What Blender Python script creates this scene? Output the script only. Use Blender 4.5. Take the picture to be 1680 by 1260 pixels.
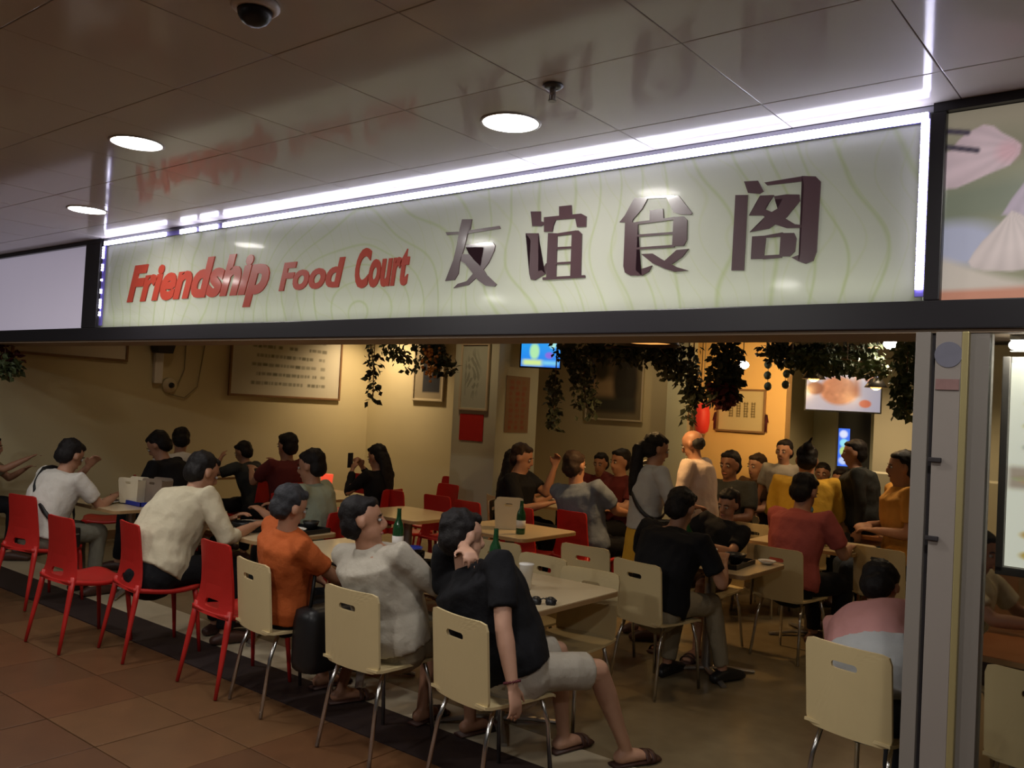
import bpy, bmesh, math, random
import numpy as np
from mathutils import Vector, Matrix, noise, Euler

# ------------------------------------------------------------------ scene, camera, light, exposure
for o in list(bpy.data.objects):
    bpy.data.objects.remove(o)
SC = bpy.context.scene
COL = SC.collection
random.seed(4)
R = math.radians

cam_d = bpy.data.cameras.new('camera')
cam = bpy.data.objects.new('camera', cam_d)
COL.objects.link(cam)
SC.camera = cam
cam_d.sensor_width = 36.0
cam_d.lens = 36.0 * 1430.5 / 1680.0
cam_d.clip_start = 0.05
yaw, pitch, roll = R(-38.548), R(1.51), R(3.008)
fw = Vector((math.sin(yaw) * math.cos(pitch), math.cos(yaw) * math.cos(pitch), math.sin(pitch)))
rt = Vector((math.cos(yaw), -math.sin(yaw), 0))
upv = rt.cross(fw)
r2 = math.cos(roll) * rt + math.sin(roll) * upv
u2 = -math.sin(roll) * rt + math.cos(roll) * upv
mw = Matrix((r2, u2, -fw)).transposed().to_4x4()
mw.translation = Vector((0, 0, 1.7))
cam.matrix_world = mw

SC.view_settings.view_transform = 'Standard'
SC.view_settings.look = 'None'
SC.view_settings.gamma = 1.0
SC.view_settings.use_curve_mapping = False
SC.view_settings.exposure = 0.0
SC.cycles.max_bounces = 6
SC.cycles.diffuse_bounces = 3
SC.cycles.glossy_bounces = 3
SC.cycles.transmission_bounces = 4
SC.cycles.sample_clamp_indirect = 4.0
SC.cycles.caustics_reflective = False
SC.cycles.caustics_refractive = False

W = bpy.data.worlds.new('world')
SC.world = W
W.use_nodes = True
W.node_tree.nodes['Background'].inputs[0].default_value = (0.75, 0.72, 0.68, 1)
W.node_tree.nodes['Background'].inputs[1].default_value = 0.035

DOWNLIGHT_W = 12.5
LED_EMIT = 11.0
SIGN_W = 3.6
ROOM_W = 2.5

def lamp(name, kind, loc, power, color=(1, 1, 1), size=0.2, size_y=None, aim=None, spot=None, blend=0.5, parent=None):
    d = bpy.data.lights.new(name, kind)
    d.energy = power
    d.color = color
    if kind == 'AREA':
        d.shape = 'RECTANGLE' if size_y else 'DISK'
        d.size = size
        if size_y:
            d.size_y = size_y
    elif kind == 'SPOT':
        d.spot_size = spot or R(90)
        d.spot_blend = blend
        d.shadow_soft_size = size
    else:
        d.shadow_soft_size = size
    o = bpy.data.objects.new(name, d)
    COL.objects.link(o)
    o.location = loc
    if aim is not None:
        o.rotation_euler = (Vector(aim) - Vector(loc)).to_track_quat('-Z', 'Y').to_euler()
    if parent:
        o.parent = parent
    return o

# ------------------------------------------------------------------ materials
def mat(name, col, rough=0.5, metal=0.0, var=0.0, vscale=20.0, bump=0.0, bscale=60.0, coat=0.0, trans=0.0, emit=None, estr=0.0, spec=0.5, alpha=1.0, ior=1.45):
    m = bpy.data.materials.new(name)
    m.use_nodes = True
    nt = m.node_tree
    b = nt.nodes['Principled BSDF']
    b.inputs['Base Color'].default_value = (*col, 1)
    b.inputs['Roughness'].default_value = rough
    b.inputs['Metallic'].default_value = metal
    b.inputs['Coat Weight'].default_value = coat
    b.inputs['Coat Roughness'].default_value = 0.09
    b.inputs['Transmission Weight'].default_value = trans
    b.inputs['Specular IOR Level'].default_value = spec
    b.inputs['Alpha'].default_value = alpha
    b.inputs['IOR'].default_value = ior
    if emit:
        b.inputs['Emission Color'].default_value = (*emit, 1)
        b.inputs['Emission Strength'].default_value = estr
    if var or bump:
        tc = nt.nodes.new('ShaderNodeTexCoord')
    if var:
        n = nt.nodes.new('ShaderNodeTexNoise')
        n.inputs['Scale'].default_value = vscale
        n.inputs['Detail'].default_value = 5
        nt.links.new(tc.outputs['Object'], n.inputs['Vector'])
        mx = nt.nodes.new('ShaderNodeMix')
        mx.data_type = 'RGBA'
        mx.inputs[6].default_value = (*[c * (1 - var) for c in col], 1)
        mx.inputs[7].default_value = (*[min(1, c * (1 + var)) for c in col], 1)
        nt.links.new(n.outputs['Fac'], mx.inputs[0])
        nt.links.new(mx.outputs[2], b.inputs['Base Color'])
    if bump:
        n2 = nt.nodes.new('ShaderNodeTexNoise')
        n2.inputs['Scale'].default_value = bscale
        n2.inputs['Detail'].default_value = 4
        nt.links.new(tc.outputs['Object'], n2.inputs['Vector'])
        bp = nt.nodes.new('ShaderNodeBump')
        bp.inputs['Strength'].default_value = bump
        bp.inputs['Distance'].default_value = 0.01
        nt.links.new(n2.outputs['Fac'], bp.inputs['Height'])
        nt.links.new(bp.outputs['Normal'], b.inputs['Normal'])
    return m

def print_mat(name, emit=0.0, rough=0.4, coat=0.0):
    m = bpy.data.materials.new(name)
    m.use_nodes = True
    nt = m.node_tree
    b = nt.nodes['Principled BSDF']
    a = nt.nodes.new('ShaderNodeVertexColor')
    a.layer_name = 'Col'
    nt.links.new(a.outputs['Color'], b.inputs['Base Color'])
    b.inputs['Roughness'].default_value = rough
    b.inputs['Coat Weight'].default_value = coat
    b.inputs['Coat Roughness'].default_value = 0.05
    if emit:
        nt.links.new(a.outputs['Color'], b.inputs['Emission Color'])
        b.inputs['Emission Strength'].default_value = emit
    return m

M = {}
M['ceil'] = mat('ceiling_panel_white', (0.60, 0.57, 0.53), 0.55, var=0.04, vscale=3, bump=0.03, bscale=2.0, coat=0.55)
M['ceilgap'] = mat('ceiling_joint', (0.20, 0.18, 0.16), 0.7)
M['blackframe'] = mat('fascia_black', (0.018, 0.016, 0.020), 0.35)
M['fascia_band'] = mat('fascia_grey', (0.30, 0.29, 0.33), 0.3)
M['soffit'] = mat('soffit_brown', (0.30, 0.22, 0.15), 0.6)
M['wall'] = mat('wall_cream', (0.64, 0.57, 0.36), 0.75, var=0.08, vscale=1.5, bump=0.05)
M['wallgrey'] = mat('wall_sage', (0.60, 0.62, 0.48), 0.7, var=0.06, vscale=2, bump=0.05)
M['wallwarmlit'] = mat('wall_cream_warm_lit', (0.80, 0.50, 0.19), 0.7, var=0.05, vscale=2)  # same back wall, with the warm lamp light put into its colour
M['floorin'] = mat('terrazzo_beige', (0.22, 0.172, 0.10), 0.24, var=0.18, vscale=9, bump=0.02)
M['tileA'] = mat('mall_tile_rust', (0.120, 0.053, 0.022), 0.38, var=0.25, vscale=5, bump=0.03)
M['tileB'] = mat('mall_tile_brown', (0.103, 0.048, 0.021), 0.38, var=0.25, vscale=5, bump=0.03)
M['tileC'] = mat('mall_tile_ochre', (0.135, 0.067, 0.028), 0.38, var=0.22, vscale=6, bump=0.03)
M['grout'] = mat('grout_dark', (0.075, 0.042, 0.022), 0.8)
M['strip'] = mat('threshold_dark_granite', (0.020, 0.010, 0.009), 0.7, var=0.3, vscale=30)
M['red'] = mat('red_plastic', (0.46, 0.020, 0.016), 0.38, var=0.05, vscale=8)
M['beige'] = mat('beige_laminate', (0.60, 0.48, 0.26), 0.42, var=0.05, vscale=6)
M['chrome'] = mat('chrome', (0.62, 0.61, 0.60), 0.22, metal=1.0)
M['steel'] = mat('brushed_steel', (0.33, 0.31, 0.29), 0.4, metal=0.8)
M['top'] = mat('table_laminate', (0.58, 0.47, 0.30), 0.22, var=0.06, vscale=7)
M['edge'] = mat('table_edge_wood', (0.36, 0.22, 0.10), 0.45, var=0.15, vscale=12)
M['skin'] = mat('skin_tan', (0.38, 0.19, 0.115), 0.5, var=0.06, vscale=14)
M['skin2'] = mat('skin_light', (0.50, 0.28, 0.19), 0.5, var=0.06, vscale=14)
M['skin3'] = mat('skin_brown', (0.25, 0.115, 0.07), 0.5, var=0.06, vscale=14)
M['hair'] = mat('hair_black', (0.010, 0.008, 0.008), 0.6, var=0.3, vscale=60, bump=0.3, bscale=120, spec=0.25)
M['hairgrey'] = mat('hair_grey', (0.030, 0.030, 0.034), 0.6, var=0.3, vscale=60, bump=0.3, bscale=120, spec=0.25)
M['hairbrown'] = mat('hair_brown', (0.030, 0.017, 0.012), 0.6, var=0.3, vscale=60, bump=0.3, bscale=120, spec=0.25)
M['eyewhite'] = mat('eye_white', (0.40, 0.37, 0.34), 0.7)
M['iris'] = mat('eye_iris', (0.02, 0.012, 0.01), 0.2)
M['lip'] = mat('lips', (0.28, 0.10, 0.08), 0.5)
M['white'] = mat('white_plastic', (0.75, 0.74, 0.72), 0.45)
M['paper'] = mat('white_paper', (0.70, 0.68, 0.66), 0.8, bump=0.2, bscale=30)
M['blue'] = mat('blue_plastic', (0.015, 0.03, 0.28), 0.35)
M['blackp'] = mat('black_plastic', (0.012, 0.012, 0.013), 0.4)
M['glass'] = mat('clear_glass', (0.9, 0.92, 0.9), 0.03, trans=1.0)
M['greenglass'] = mat('green_bottle_glass', (0.02, 0.11, 0.04), 0.08, trans=0.5, spec=0.8)
M['beer'] = mat('beer', (0.65, 0.36, 0.04), 0.15, trans=0.3)
M['brownlea'] = mat('brown_leather', (0.06, 0.025, 0.018), 0.5)
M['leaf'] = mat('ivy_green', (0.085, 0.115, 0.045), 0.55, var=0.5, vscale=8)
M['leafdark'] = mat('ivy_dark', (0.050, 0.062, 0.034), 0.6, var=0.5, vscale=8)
M['leafred'] = mat('leaf_maroon', (0.10, 0.015, 0.02), 0.6, var=0.4, vscale=8)
M['grape'] = mat('orange_berries', (0.55, 0.22, 0.05), 0.4, var=0.3, vscale=20)
M['wood'] = mat('frame_wood', (0.22, 0.12, 0.055), 0.45, var=0.2, vscale=15)
M['goldframe'] = mat('frame_gilt', (0.42, 0.32, 0.18), 0.35, metal=0.3, var=0.1)
M['lightframe'] = mat('frame_pale', (0.60, 0.52, 0.36), 0.5)
M['redpaper'] = mat('red_card', (0.55, 0.025, 0.02), 0.6, var=0.08)
M['lantern'] = mat('red_lantern_silk', (0.70, 0.035, 0.02), 0.5, emit=(1, 0.06, 0.03), estr=0.10)
M['redglow'] = mat('red_glowing_body', (0.8, 0.06, 0.03), 0.4, emit=(1.0, 0.10, 0.04), estr=0.75)  # red glow put in by emission; cup and drink are no lamps
M['bulb'] = mat('lamp_glass_lit', (1, 1, 1), 0.3, emit=(1.0, 0.98, 0.90), estr=14.0)
M['bulbwarm'] = mat('lamp_glass_warm', (1, 0.8, 0.5), 0.3, emit=(1.0, 0.42, 0.10), estr=1.1)
M['lens'] = mat('downlight_lens', (1, 1, 1), 0.3, emit=(1.0, 0.985, 0.94), estr=16.0)
M['led'] = mat('led_bead', (1, 1, 1), 0.3, emit=(0.82, 0.80, 1.0), estr=LED_EMIT)
M['ledstrip'] = mat('led_tape_glow_violet', (0.16, 0.13, 0.55), 0.4)  # violet-blue stands in for the glow around the beads
M['postgrey'] = mat('post_grey_paint', (0.26, 0.235, 0.21), 0.45, var=0.05, vscale=4)
M['postlight'] = mat('post_panel_grey', (0.30, 0.265, 0.24), 0.45, var=0.05, vscale=4)
M['yellowstrip'] = mat('post_brass_edge', (0.45, 0.38, 0.18), 0.35, metal=0.4)
M['groove'] = mat('groove_dark', (0.03, 0.025, 0.028), 0.7)
M['redtext'] = mat('sign_letter_red', (0.36, 0.040, 0.022), 0.4, emit=(0.55, 0.07, 0.03), estr=0.08, coat=0.2)
M['browntext'] = mat('sign_character_brown', (0.050, 0.026, 0.030), 0.3, emit=(0.5, 0.25, 0.3), estr=0.035, coat=0.4)
M['orangetab'] = mat('orange_table_top', (0.52, 0.20, 0.07), 0.35, var=0.1)
M['basket'] = mat('cream_caddy_plastic', (0.66, 0.58, 0.42), 0.5, var=0.05)
M['basketbrown'] = mat('brown_caddy_plastic', (0.26, 0.20, 0.15), 0.5)
M['foodbrown'] = mat('food_brown', (0.16, 0.07, 0.03), 0.5, var=0.5, vscale=40)
M['foodgreen'] = mat('food_green', (0.10, 0.16, 0.04), 0.5, var=0.5, vscale=40)
M['maskblue'] = mat('face_mask_blue', (0.16, 0.36, 0.50), 0.7)
M['lampshade'] = mat('dark_metal_shade', (0.03, 0.025, 0.02), 0.4, metal=0.4)
M['cable'] = mat('grey_cable', (0.30, 0.26, 0.18), 0.6)
M['partition'] = mat('partition_wood', (0.42, 0.20, 0.08), 0.4, var=0.15, vscale=6)
M['stall'] = mat('stall_counter_grey', (0.46, 0.43, 0.32), 0.5)
M['fridge'] = mat('fridge_dark_grey', (0.05, 0.06, 0.07), 0.35)
CL = {}
def cloth(key, col, var=0.10):
    if key not in CL:
        CL[key] = mat('cloth_' + key, col, 0.85, var=var, vscale=7, bump=0.5, bscale=26, spec=0.2)
    return CL[key]
cloth('white', (0.60, 0.57, 0.52)); cloth('cream', (0.56, 0.50, 0.36)); cloth('greywhite', (0.44, 0.40, 0.33))
cloth('black', (0.010, 0.010, 0.012)); cloth('orange', (0.44, 0.10, 0.025)); cloth('maroon', (0.10, 0.018, 0.018))
cloth('palegreen', (0.30, 0.34, 0.27)); cloth('denim', (0.045, 0.055, 0.075)); cloth('khaki', (0.26, 0.22, 0.15))
cloth('bluegrey', (0.15, 0.18, 0.24)); cloth('salmon', (0.36, 0.085, 0.075)); cloth('pink', (0.52, 0.26, 0.25))
cloth('yellow', (0.55, 0.33, 0.04)); cloth('amber', (0.50, 0.24, 0.05)); cloth('palegrey', (0.36, 0.34, 0.30))
cloth('whitepink', (0.62, 0.50, 0.43)); cloth('darkgrey', (0.035, 0.037, 0.035)); cloth('greytrouser', (0.18, 0.17, 0.13))
cloth('brown', (0.10, 0.055, 0.03)); cloth('blouse', (0.40, 0.41, 0.42)); cloth('shorts', (0.42, 0.38, 0.32))

# ------------------------------------------------------------------ object helpers
def link(name, me, m=None, parent=None, loc=None, rot=None):
    o = bpy.data.objects.new(name, me)
    COL.objects.link(o)
    if m is not None and me is not None and len(me.materials) == 0:
        me.materials.append(m)
    if parent is not None:
        o.parent = parent
    if loc is not None:
        o.location = loc
    if rot is not None:
        o.rotation_euler = rot
    return o

def tag(o, label=None, cat=None, group=None, kind=None):
    if label: o['label'] = label
    if cat: o['category'] = cat
    if group: o['group'] = group
    if kind: o['kind'] = kind
    return o

def thing(name, label, cat, loc=(0, 0, 0), rz=0.0, group=None):
    o = bpy.data.objects.new(name, None)
    o.empty_display_size = 0.1
    COL.objects.link(o)
    o.location = loc
    o.rotation_euler = (0, 0, rz)
    return tag(o, label, cat, group)

def struct(name, me_or_bm, m, parent=None):
    o = fin(name, me_or_bm, m, parent)
    o['kind'] = 'structure'
    return o

def fin(name, bm, m, parent=None, smooth=False, loc=None, rot=None):
    if isinstance(bm, bmesh.types.BMesh):
        me = bpy.data.meshes.new(name)
        bmesh.ops.recalc_face_normals(bm, faces=bm.faces)
        bm.to_mesh(me)
        bm.free()
    else:
        me = bm
    if smooth:
        me.polygons.foreach_set('use_smooth', [True] * len(me.polygons))
    return link(name, me, m, parent, loc, rot)

def dup(root, loc, rz, label=None, group=None):
    r = root.copy(); COL.objects.link(r)
    r.location = loc; r.rotation_euler = (0, 0, rz)
    if label: r['label'] = label
    if group: r['group'] = group
    for ch in list(root.children):
        c = ch.copy(); COL.objects.link(c); c.parent = r
        for g in ch.children:
            d = g.copy(); COL.objects.link(d); d.parent = c
    return r

def bx(bm, x0, x1, y0, y1, z0, z1, bev=0.0):
    g = bmesh.ops.create_cube(bm, size=1.0)
    vs = g['verts']
    for v in vs:
        v.co = Vector(((x0 + x1) / 2 + v.co.x * (x1 - x0), (y0 + y1) / 2 + v.co.y * (y1 - y0), (z0 + z1) / 2 + v.co.z * (z1 - z0)))
    if bev:
        es = list({e for v in vs for e in v.link_edges})
        bmesh.ops.bevel(bm, geom=es, offset=bev, segments=2, affect='EDGES', profile=0.6)
    return bm

def box(x0, x1, y0, y1, z0, z1, bev=0.0):
    return bx(bmesh.new(), x0, x1, y0, y1, z0, z1, bev)

def loft(bm, pts, rad, lat=None, n=12, cap='round', cap2=None):
    pts = [Vector(p) for p in pts]
    rad = [(r, r) if not isinstance(r, tuple) else r for r in rad]
    N = len(pts)
    T = []
    for i in range(N):
        t = pts[min(i + 1, N - 1)] - pts[max(i - 1, 0)]
        T.append(t.normalized() if t.length > 1e-9 else Vector((0, 0, 1)))
    rings = []
    if lat is None:
        a = Vector((1, 0, 0)) if abs(T[0].x) < 0.8 else Vector((0, 1, 0))
    else:
        a = Vector(lat)
    seq = []
    c1, c2 = cap, (cap2 or cap)
    if c1 == 'round':
        k = min(rad[0])
        for s, e in ((0.97, 0.30), (0.72, 0.70), (0.40, 0.92)):
            seq.append((pts[0] - T[0] * k * s, T[0], (rad[0][0] * e, rad[0][1] * e)))
    for i in range(N):
        seq.append((pts[i], T[i], rad[i]))
    if c2 == 'round':
        k = min(rad[-1])
        for s, e in ((0.40, 0.92), (0.72, 0.70), (0.97, 0.30)):
            seq.append((pts[-1] + T[-1] * k * s, T[-1], (rad[-1][0] * e, rad[-1][1] * e)))
    for p, t, (ra, rb) in seq:
        s = a - t * a.dot(t)
        if s.length < 1e-4:
            s = t.orthogonal()
        s.normalize()
        if lat is None:
            a = s.copy()
        f = t.cross(s)
        rings.append([bm.verts.new(p + s * (ra * math.cos(2 * math.pi * j / n)) + f * (rb * math.sin(2 * math.pi * j / n))) for j in range(n)])
    for i in range(len(rings) - 1):
        A, B = rings[i], rings[i + 1]
        for j in range(n):
            bm.faces.new((A[j], A[(j + 1) % n], B[(j + 1) % n], B[j]))
    bm.faces.new(rings[0][::-1])
    bm.faces.new(rings[-1])
    return bm

def tube(pts, r, n=8, cap='flat'):
    return loft(bmesh.new(), pts, [r] * len(pts), n=n, cap=cap)

def ell(bm, c, r, rot=None, sub=2):
    g = bmesh.ops.create_icosphere(bm, subdivisions=sub, radius=1.0)
    for v in g['verts']:
        p = Vector((v.co.x * r[0], v.co.y * r[1], v.co.z * r[2]))
        if rot is not None:
            p = rot @ p
        v.co = p + Vector(c)
    return bm

def lathe(prof, n=20, bm=None, c=(0, 0, 0)):
    bm = bm or bmesh.new()
    rings = []
    for r, z in prof:
        rings.append([bm.verts.new((c[0] + max(r, 1e-4) * math.cos(2 * math.pi * j / n), c[1] + max(r, 1e-4) * math.sin(2 * math.pi * j / n), c[2] + z)) for j in range(n)])
    for i in range(len(rings) - 1):
        for j in range(n):
            bm.faces.new((rings[i][j], rings[i][(j + 1) % n], rings[i + 1][(j + 1) % n], rings[i + 1][j]))
    bm.faces.new(rings[0][::-1]); bm.faces.new(rings[-1])
    return bm

def panel(name, w, hgt, fn, m, nx=60, ny=40, parent=None, loc=(0, 0, 0), rz=0.0):
    """a printed sheet, w by hgt, facing -Y, colours from fn(u, v) with u to the right and v up"""
    u = np.linspace(0, 1, nx + 1); v = np.linspace(0, 1, ny + 1)
    U, V = np.meshgrid(u, v)
    verts = np.stack([(U - 0.5) * w, np.zeros_like(U), V * hgt], -1).reshape(-1, 3)
    idx = np.arange((nx + 1) * (ny + 1)).reshape(ny + 1, nx + 1)
    f = np.stack([idx[:-1, :-1], idx[:-1, 1:], idx[1:, 1:], idx[1:, :-1]], -1).reshape(-1, 4)
    me = bpy.data.meshes.new(name)
    me.from_pydata(verts.tolist(), [], f.tolist())
    ca = me.color_attributes.new('Col', 'FLOAT_COLOR', 'POINT')
    c = fn(U, V)
    c = np.clip(np.stack([c[0] + 0 * U, c[1] + 0 * U, c[2] + 0 * U, np.ones_like(U)], -1), 0, 1)
    ca.data.foreach_set('color', c.astype(np.float32).ravel())
    return link(name, me, m, parent, loc, (0, 0, rz))

def mixc(c, mask, col):
    return [c[k] * (1 - mask) + col[k] * mask for k in range(3)]
def sm(x, w=0.02):
    return np.clip(0.5 - x / w, 0, 1)
def ellm(U, V, cx, cy, rx, ry, w=0.1):
    return sm(np.sqrt(((U - cx) / rx) ** 2 + ((V - cy) / ry) ** 2) - 1, w)
def recm(U, V, x0, x1, y0, y1, w=0.01):
    return sm(x0 - U, w) * sm(U - x1, w) * sm(y0 - V, w) * sm(V - y1, w)

# ------------------------------------------------------------------ the place
CEIL = 2.786
# mall floor: grout bed and separate tiles
mall = struct('floor_1', box(-13, 6, -5, 3.08, -0.06, -0.008), M['grout'])
tag(mall, 'rust brown tiled mall floor in front of the threshold')
tile_meshes = []
for k, key in enumerate(('tileA', 'tileB', 'tileC')):
    b = box(-0.247, 0.247, -0.247, 0.247, -0.02, 0.0, 0.003)
    me = bpy.data.meshes.new('tile'); b.to_mesh(me); b.free(); me.materials.append(M[key])
    tile_meshes.append(me)
for i in range(24):
    for j in range(6):
        x = -11.3 + i * 0.5
        y = 2.83 - j * 0.5
        link('tile', random.choice(tile_meshes), None, mall, (x, y, random.uniform(-0.0012, 0.0012)))
b = box(-11.55, 0.7, -5, 0.08, -0.02, 0.0)
o = fin('tiled_surface', b, M['tileB'], mall); o['kind'] = 'stuff'
b = box(0.7, 6, -5, 3.08, -0.02, 0.0)
o = fin('tiled_surface', b, M['tileA'], mall); o['kind'] = 'stuff'
b = box(-13, -11.55, -5, 3.08, -0.02, 0.0)
o = fin('tiled_surface', b, M['tileA'], mall); o['kind'] = 'stuff'
struct('threshold_floor', box(-13, 6, 3.08, 3.42, -0.06, 0.004), M['strip'])
tag(bpy.data.objects['threshold_floor'], 'dark granite threshold band between mall and food court')
# inner floor slabs
fl = struct('floor_2', box(-14, 8, 3.42, 17.5, -0.06, 0.0), M['floorin'])
tag(fl, 'beige terrazzo floor of the food court')

bd = struct('border_floor', box(-13, 6, 3.42, 3.74, -0.05, 0.003), mat('border_stone_pale', (0.44, 0.38, 0.27), 0.4, var=0.12, vscale=8))
tag(bd, 'pale stone border strip just inside the dark threshold')
# mall ceiling: joint bed and separate panels
cl = struct('ceiling_1', box(-13, 6, -5, 3.12, CEIL + 0.012, CEIL + 0.06), M['ceilgap'])
tag(cl, 'white glossy panel ceiling of the mall walkway')
PX_, PY_ = 0.572, 0.588
b = box(-PX_ / 2 + .0016, PX_ / 2 - .0016, -PY_ / 2 + .0016, PY_ / 2 - .0016, 0.0, 0.02, 0.002)
cme = bpy.data.meshes.new('panel'); b.to_mesh(cme); b.free(); cme.materials.append(M['ceil'])
b = box(-PX_ / 2 + .0016, PX_ / 2 - .0016, -0.142, 0.142, 0.0, 0.02, 0.002)
cme2 = bpy.data.meshes.new('panel'); b.to_mesh(cme2); b.free(); cme2.materials.append(M['ceil'])
for i in range(20):
    x = -0.652 + PX_ / 2 + PX_ * (1 - i)
    for j in range(5):
        link('ceiling_panel', cme, None, cl, (x, 2.832 - PY_ / 2 - PY_ * j, CEIL + random.uniform(-0.0005, 0.0005)))
    link('ceiling_panel', cme2, None, cl, (x, 2.976, CEIL))
xr, xl = -0.652 + 2 * PX_, -0.652 - 18 * PX_
b = box(-13, 6, -5, 2.832 - 5 * PY_, CEIL, CEIL + 0.02); bx(b, xr, 6, 2.832 - 5 * PY_, 3.12, CEIL, CEIL + 0.02); bx(b, -13, xl, 2.832 - 5 * PY_, 3.12, CEIL, CEIL + 0.02)
o = fin('panel_field', b, M['ceil'], cl); o['kind'] = 'stuff'

# shop front fascia
fas = struct('fascia_trim', box(-13, 6, 3.20, 3.42, CEIL - 0.0, CEIL + 0.5), M['blackframe'])
tag(fas, 'dark fascia frame over the shop front')
fin('bottom_rail', box(-13, 6, 3.10, 3.42, 2.03, 2.125, 0.004), M['blackframe'], fas)
fin('soffit_board', box(-13, 6, 3.115, 3.42, 2.018, 2.03), M['soffit'], fas)
fin('top_rail', box(-13, -6.43, 3.10, 3.42, 2.755, CEIL), M['blackframe'], fas)
fin('top_rail', box(-6.43, -0.735, 3.125, 3.42, 2.765, CEIL), M['fascia_band'], fas)
fin('top_rail', box(-0.735, 6, 3.10, 3.42, 2.755, CEIL), M['blackframe'], fas)
fin('upright', box(-6.655, -6.43, 3.10, 3.42, 2.125, 2.755, 0.004), M['blackframe'], fas)
fin('upright', box(-0.745, -0.695, 3.10, 3.42, 2.125, 2.755, 0.004), M['blackframe'], fas)
fin('back_board', box(-13, 6, 3.40, 3.42, 2.125, 2.755), M['white'], fas)

# middle sign: translucent panel lit by a tube box behind it
def sign_material():
    m = bpy.data.materials.new('sign_acrylic')
    m.use_nodes = True
    nt = m.node_tree; nd = nt.nodes
    b = nd['Principled BSDF']; out = nd['Material Output']
    tc = nd.new('ShaderNodeTexCoord')
    mp = nd.new('ShaderNodeMapping'); mp.inputs['Scale'].default_value = (1, 1, 1.15)
    nt.links.new(tc.outputs['Object'], mp.inputs[0])
    cols = None
    base = nd.new('ShaderNodeRGB'); base.outputs[0].default_value = (0.72, 0.72, 0.66, 1)
    prev = base.outputs[0]
    for k, (sc, ds, off) in enumerate(((1.15, 5.0, 0.0), (1.7, 7.0, 3.1))):
        mp2 = nd.new('ShaderNodeMapping'); mp2.inputs['Location'].default_value = (off, off * .7, off * .3)
        nt.links.new(mp.outputs[0], mp2.inputs[0])
        w = nd.new('ShaderNodeTexWave'); w.wave_type = 'RINGS'; w.rings_direction = 'Y'
        w.inputs['Scale'].default_value = sc; w.inputs['Distortion'].default_value = ds
        w.inputs['Detail'].default_value = 0.0; w.inputs['Detail Scale'].default_value = 1.6
        nt.links.new(mp2.outputs[0], w.inputs[0])
        r = nd.new('ShaderNodeValToRGB')
        r.color_ramp.elements[0].position = 0.38; r.color_ramp.elements[0].color = (0, 0, 0, 1)
        e = r.color_ramp.elements.new(0.50); e.color = (1, 1, 1, 1)
        r.color_ramp.elements[-1].position = 0.62; r.color_ramp.elements[-1].color = (0, 0, 0, 1)
        nt.links.new(w.outputs['Fac'], r.inputs[0])
        mul = nd.new('ShaderNodeMath'); mul.operation = 'MULTIPLY'; mul.inputs[1].default_value = 0.42 if k == 0 else 0.25
        nt.links.new(r.outputs[0], mul.inputs[0])
        mx = nd.new('ShaderNodeMix'); mx.data_type = 'RGBA'
        mx.inputs[7].default_value = (0.50, 0.58, 0.24, 1) if k == 0 else (0.60, 0.64, 0.36, 1)
        nt.links.new(mul.outputs[0], mx.inputs[0]); nt.links.new(prev, mx.inputs[6])
        prev = mx.outputs[2]
    nt.links.new(prev, b.inputs['Base Color'])
    b.inputs['Roughness'].default_value = 0.35
    b.inputs['Coat Weight'].default_value = 0.25; b.inputs['Coat Roughness'].default_value = 0.08
    tr = nd.new('ShaderNodeBsdfTranslucent'); nt.links.new(prev, tr.inputs[0])
    ms = nd.new('ShaderNodeMixShader'); ms.inputs[0].default_value = 0.68
    nt.links.new(b.outputs[0], ms.inputs[1]); nt.links.new(tr.outputs[0], ms.inputs[2])
    nt.links.new(ms.outputs[0], out.inputs[0])
    return m
sg = thing('shop_sign', 'long backlit pale green sign reading Friendship Food Court in the middle of the fascia', 'sign', (-3.58, 3.13, 2.14))
fin('sign_panel', box(-2.825, 2.825, 0.0, 0.006, -0.012, 0.615), sign_material(), sg)
bmt = bmesh.new()
for k in range(5):
    cx = -2.26 + 1.13 * k
    loft(bmt, [(cx - 0.53, 0.09, 0.05), (cx + 0.53, 0.09, 0.05)], [0.013, 0.013], n=10)
fin('fluorescent_tube', bmt, mat('tube_lit', (1, 1, 1), 0.4, emit=(0.95, 1.0, 0.88), estr=4.5), sg)['kind'] = 'stuff'
lamp('sign_back_light', 'AREA', (0, 0.255, 0.32), SIGN_W, (0.93, 1.0, 0.93), 5.5, 0.5, None, parent=sg).rotation_euler = (R(-90), 0, 0)
lamp('sign_tube_light', 'AREA', (0, 0.13, 0.03), 1.0, (0.95, 1.0, 0.85), 5.6, 0.03, None, parent=sg).rotation_euler = (R(-128), 0, 0)
# latin letters
def text_obj(s, x0, x1, z0, ztop, m, shear=0.0, bold=0.02, y=3.125, name='lettering', parent=None, local=None):
    cu = bpy.data.curves.new(name, 'FONT')
    cu.body = s; cu.size = 1.0; cu.offset = bold; cu.extrude = 0.004; cu.shear = shear; cu.space_character = 1.02
    cu.resolution_u = 4
    t = bpy.data.objects.new(name, cu); COL.objects.link(t)
    dg = bpy.context.evaluated_depsgraph_get()
    me = bpy.data.meshes.new_from_object(t.evaluated_get(dg))
    bpy.data.objects.remove(t); bpy.data.curves.remove(cu)
    co = np.zeros(len(me.vertices) * 3); me.vertices.foreach_get('co', co); co = co.reshape(-1, 3)
    mx, mn = co[:, 0].max(), co[:, 0].min()
    cap = 0.73
    sx = (x1 - x0) / (mx - mn); sz = (ztop - z0) / cap
    out = np.stack([x0 + (co[:, 0] - mn) * sx, y - co[:, 2] * 1.0, z0 + co[:, 1] * sz], -1)
    if local is not None:
        out -= np.array(local)
    me.vertices.foreach_set('co', out.ravel()); me.update()
    me.materials.clear()
    return link(name, me, m, parent)
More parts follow.
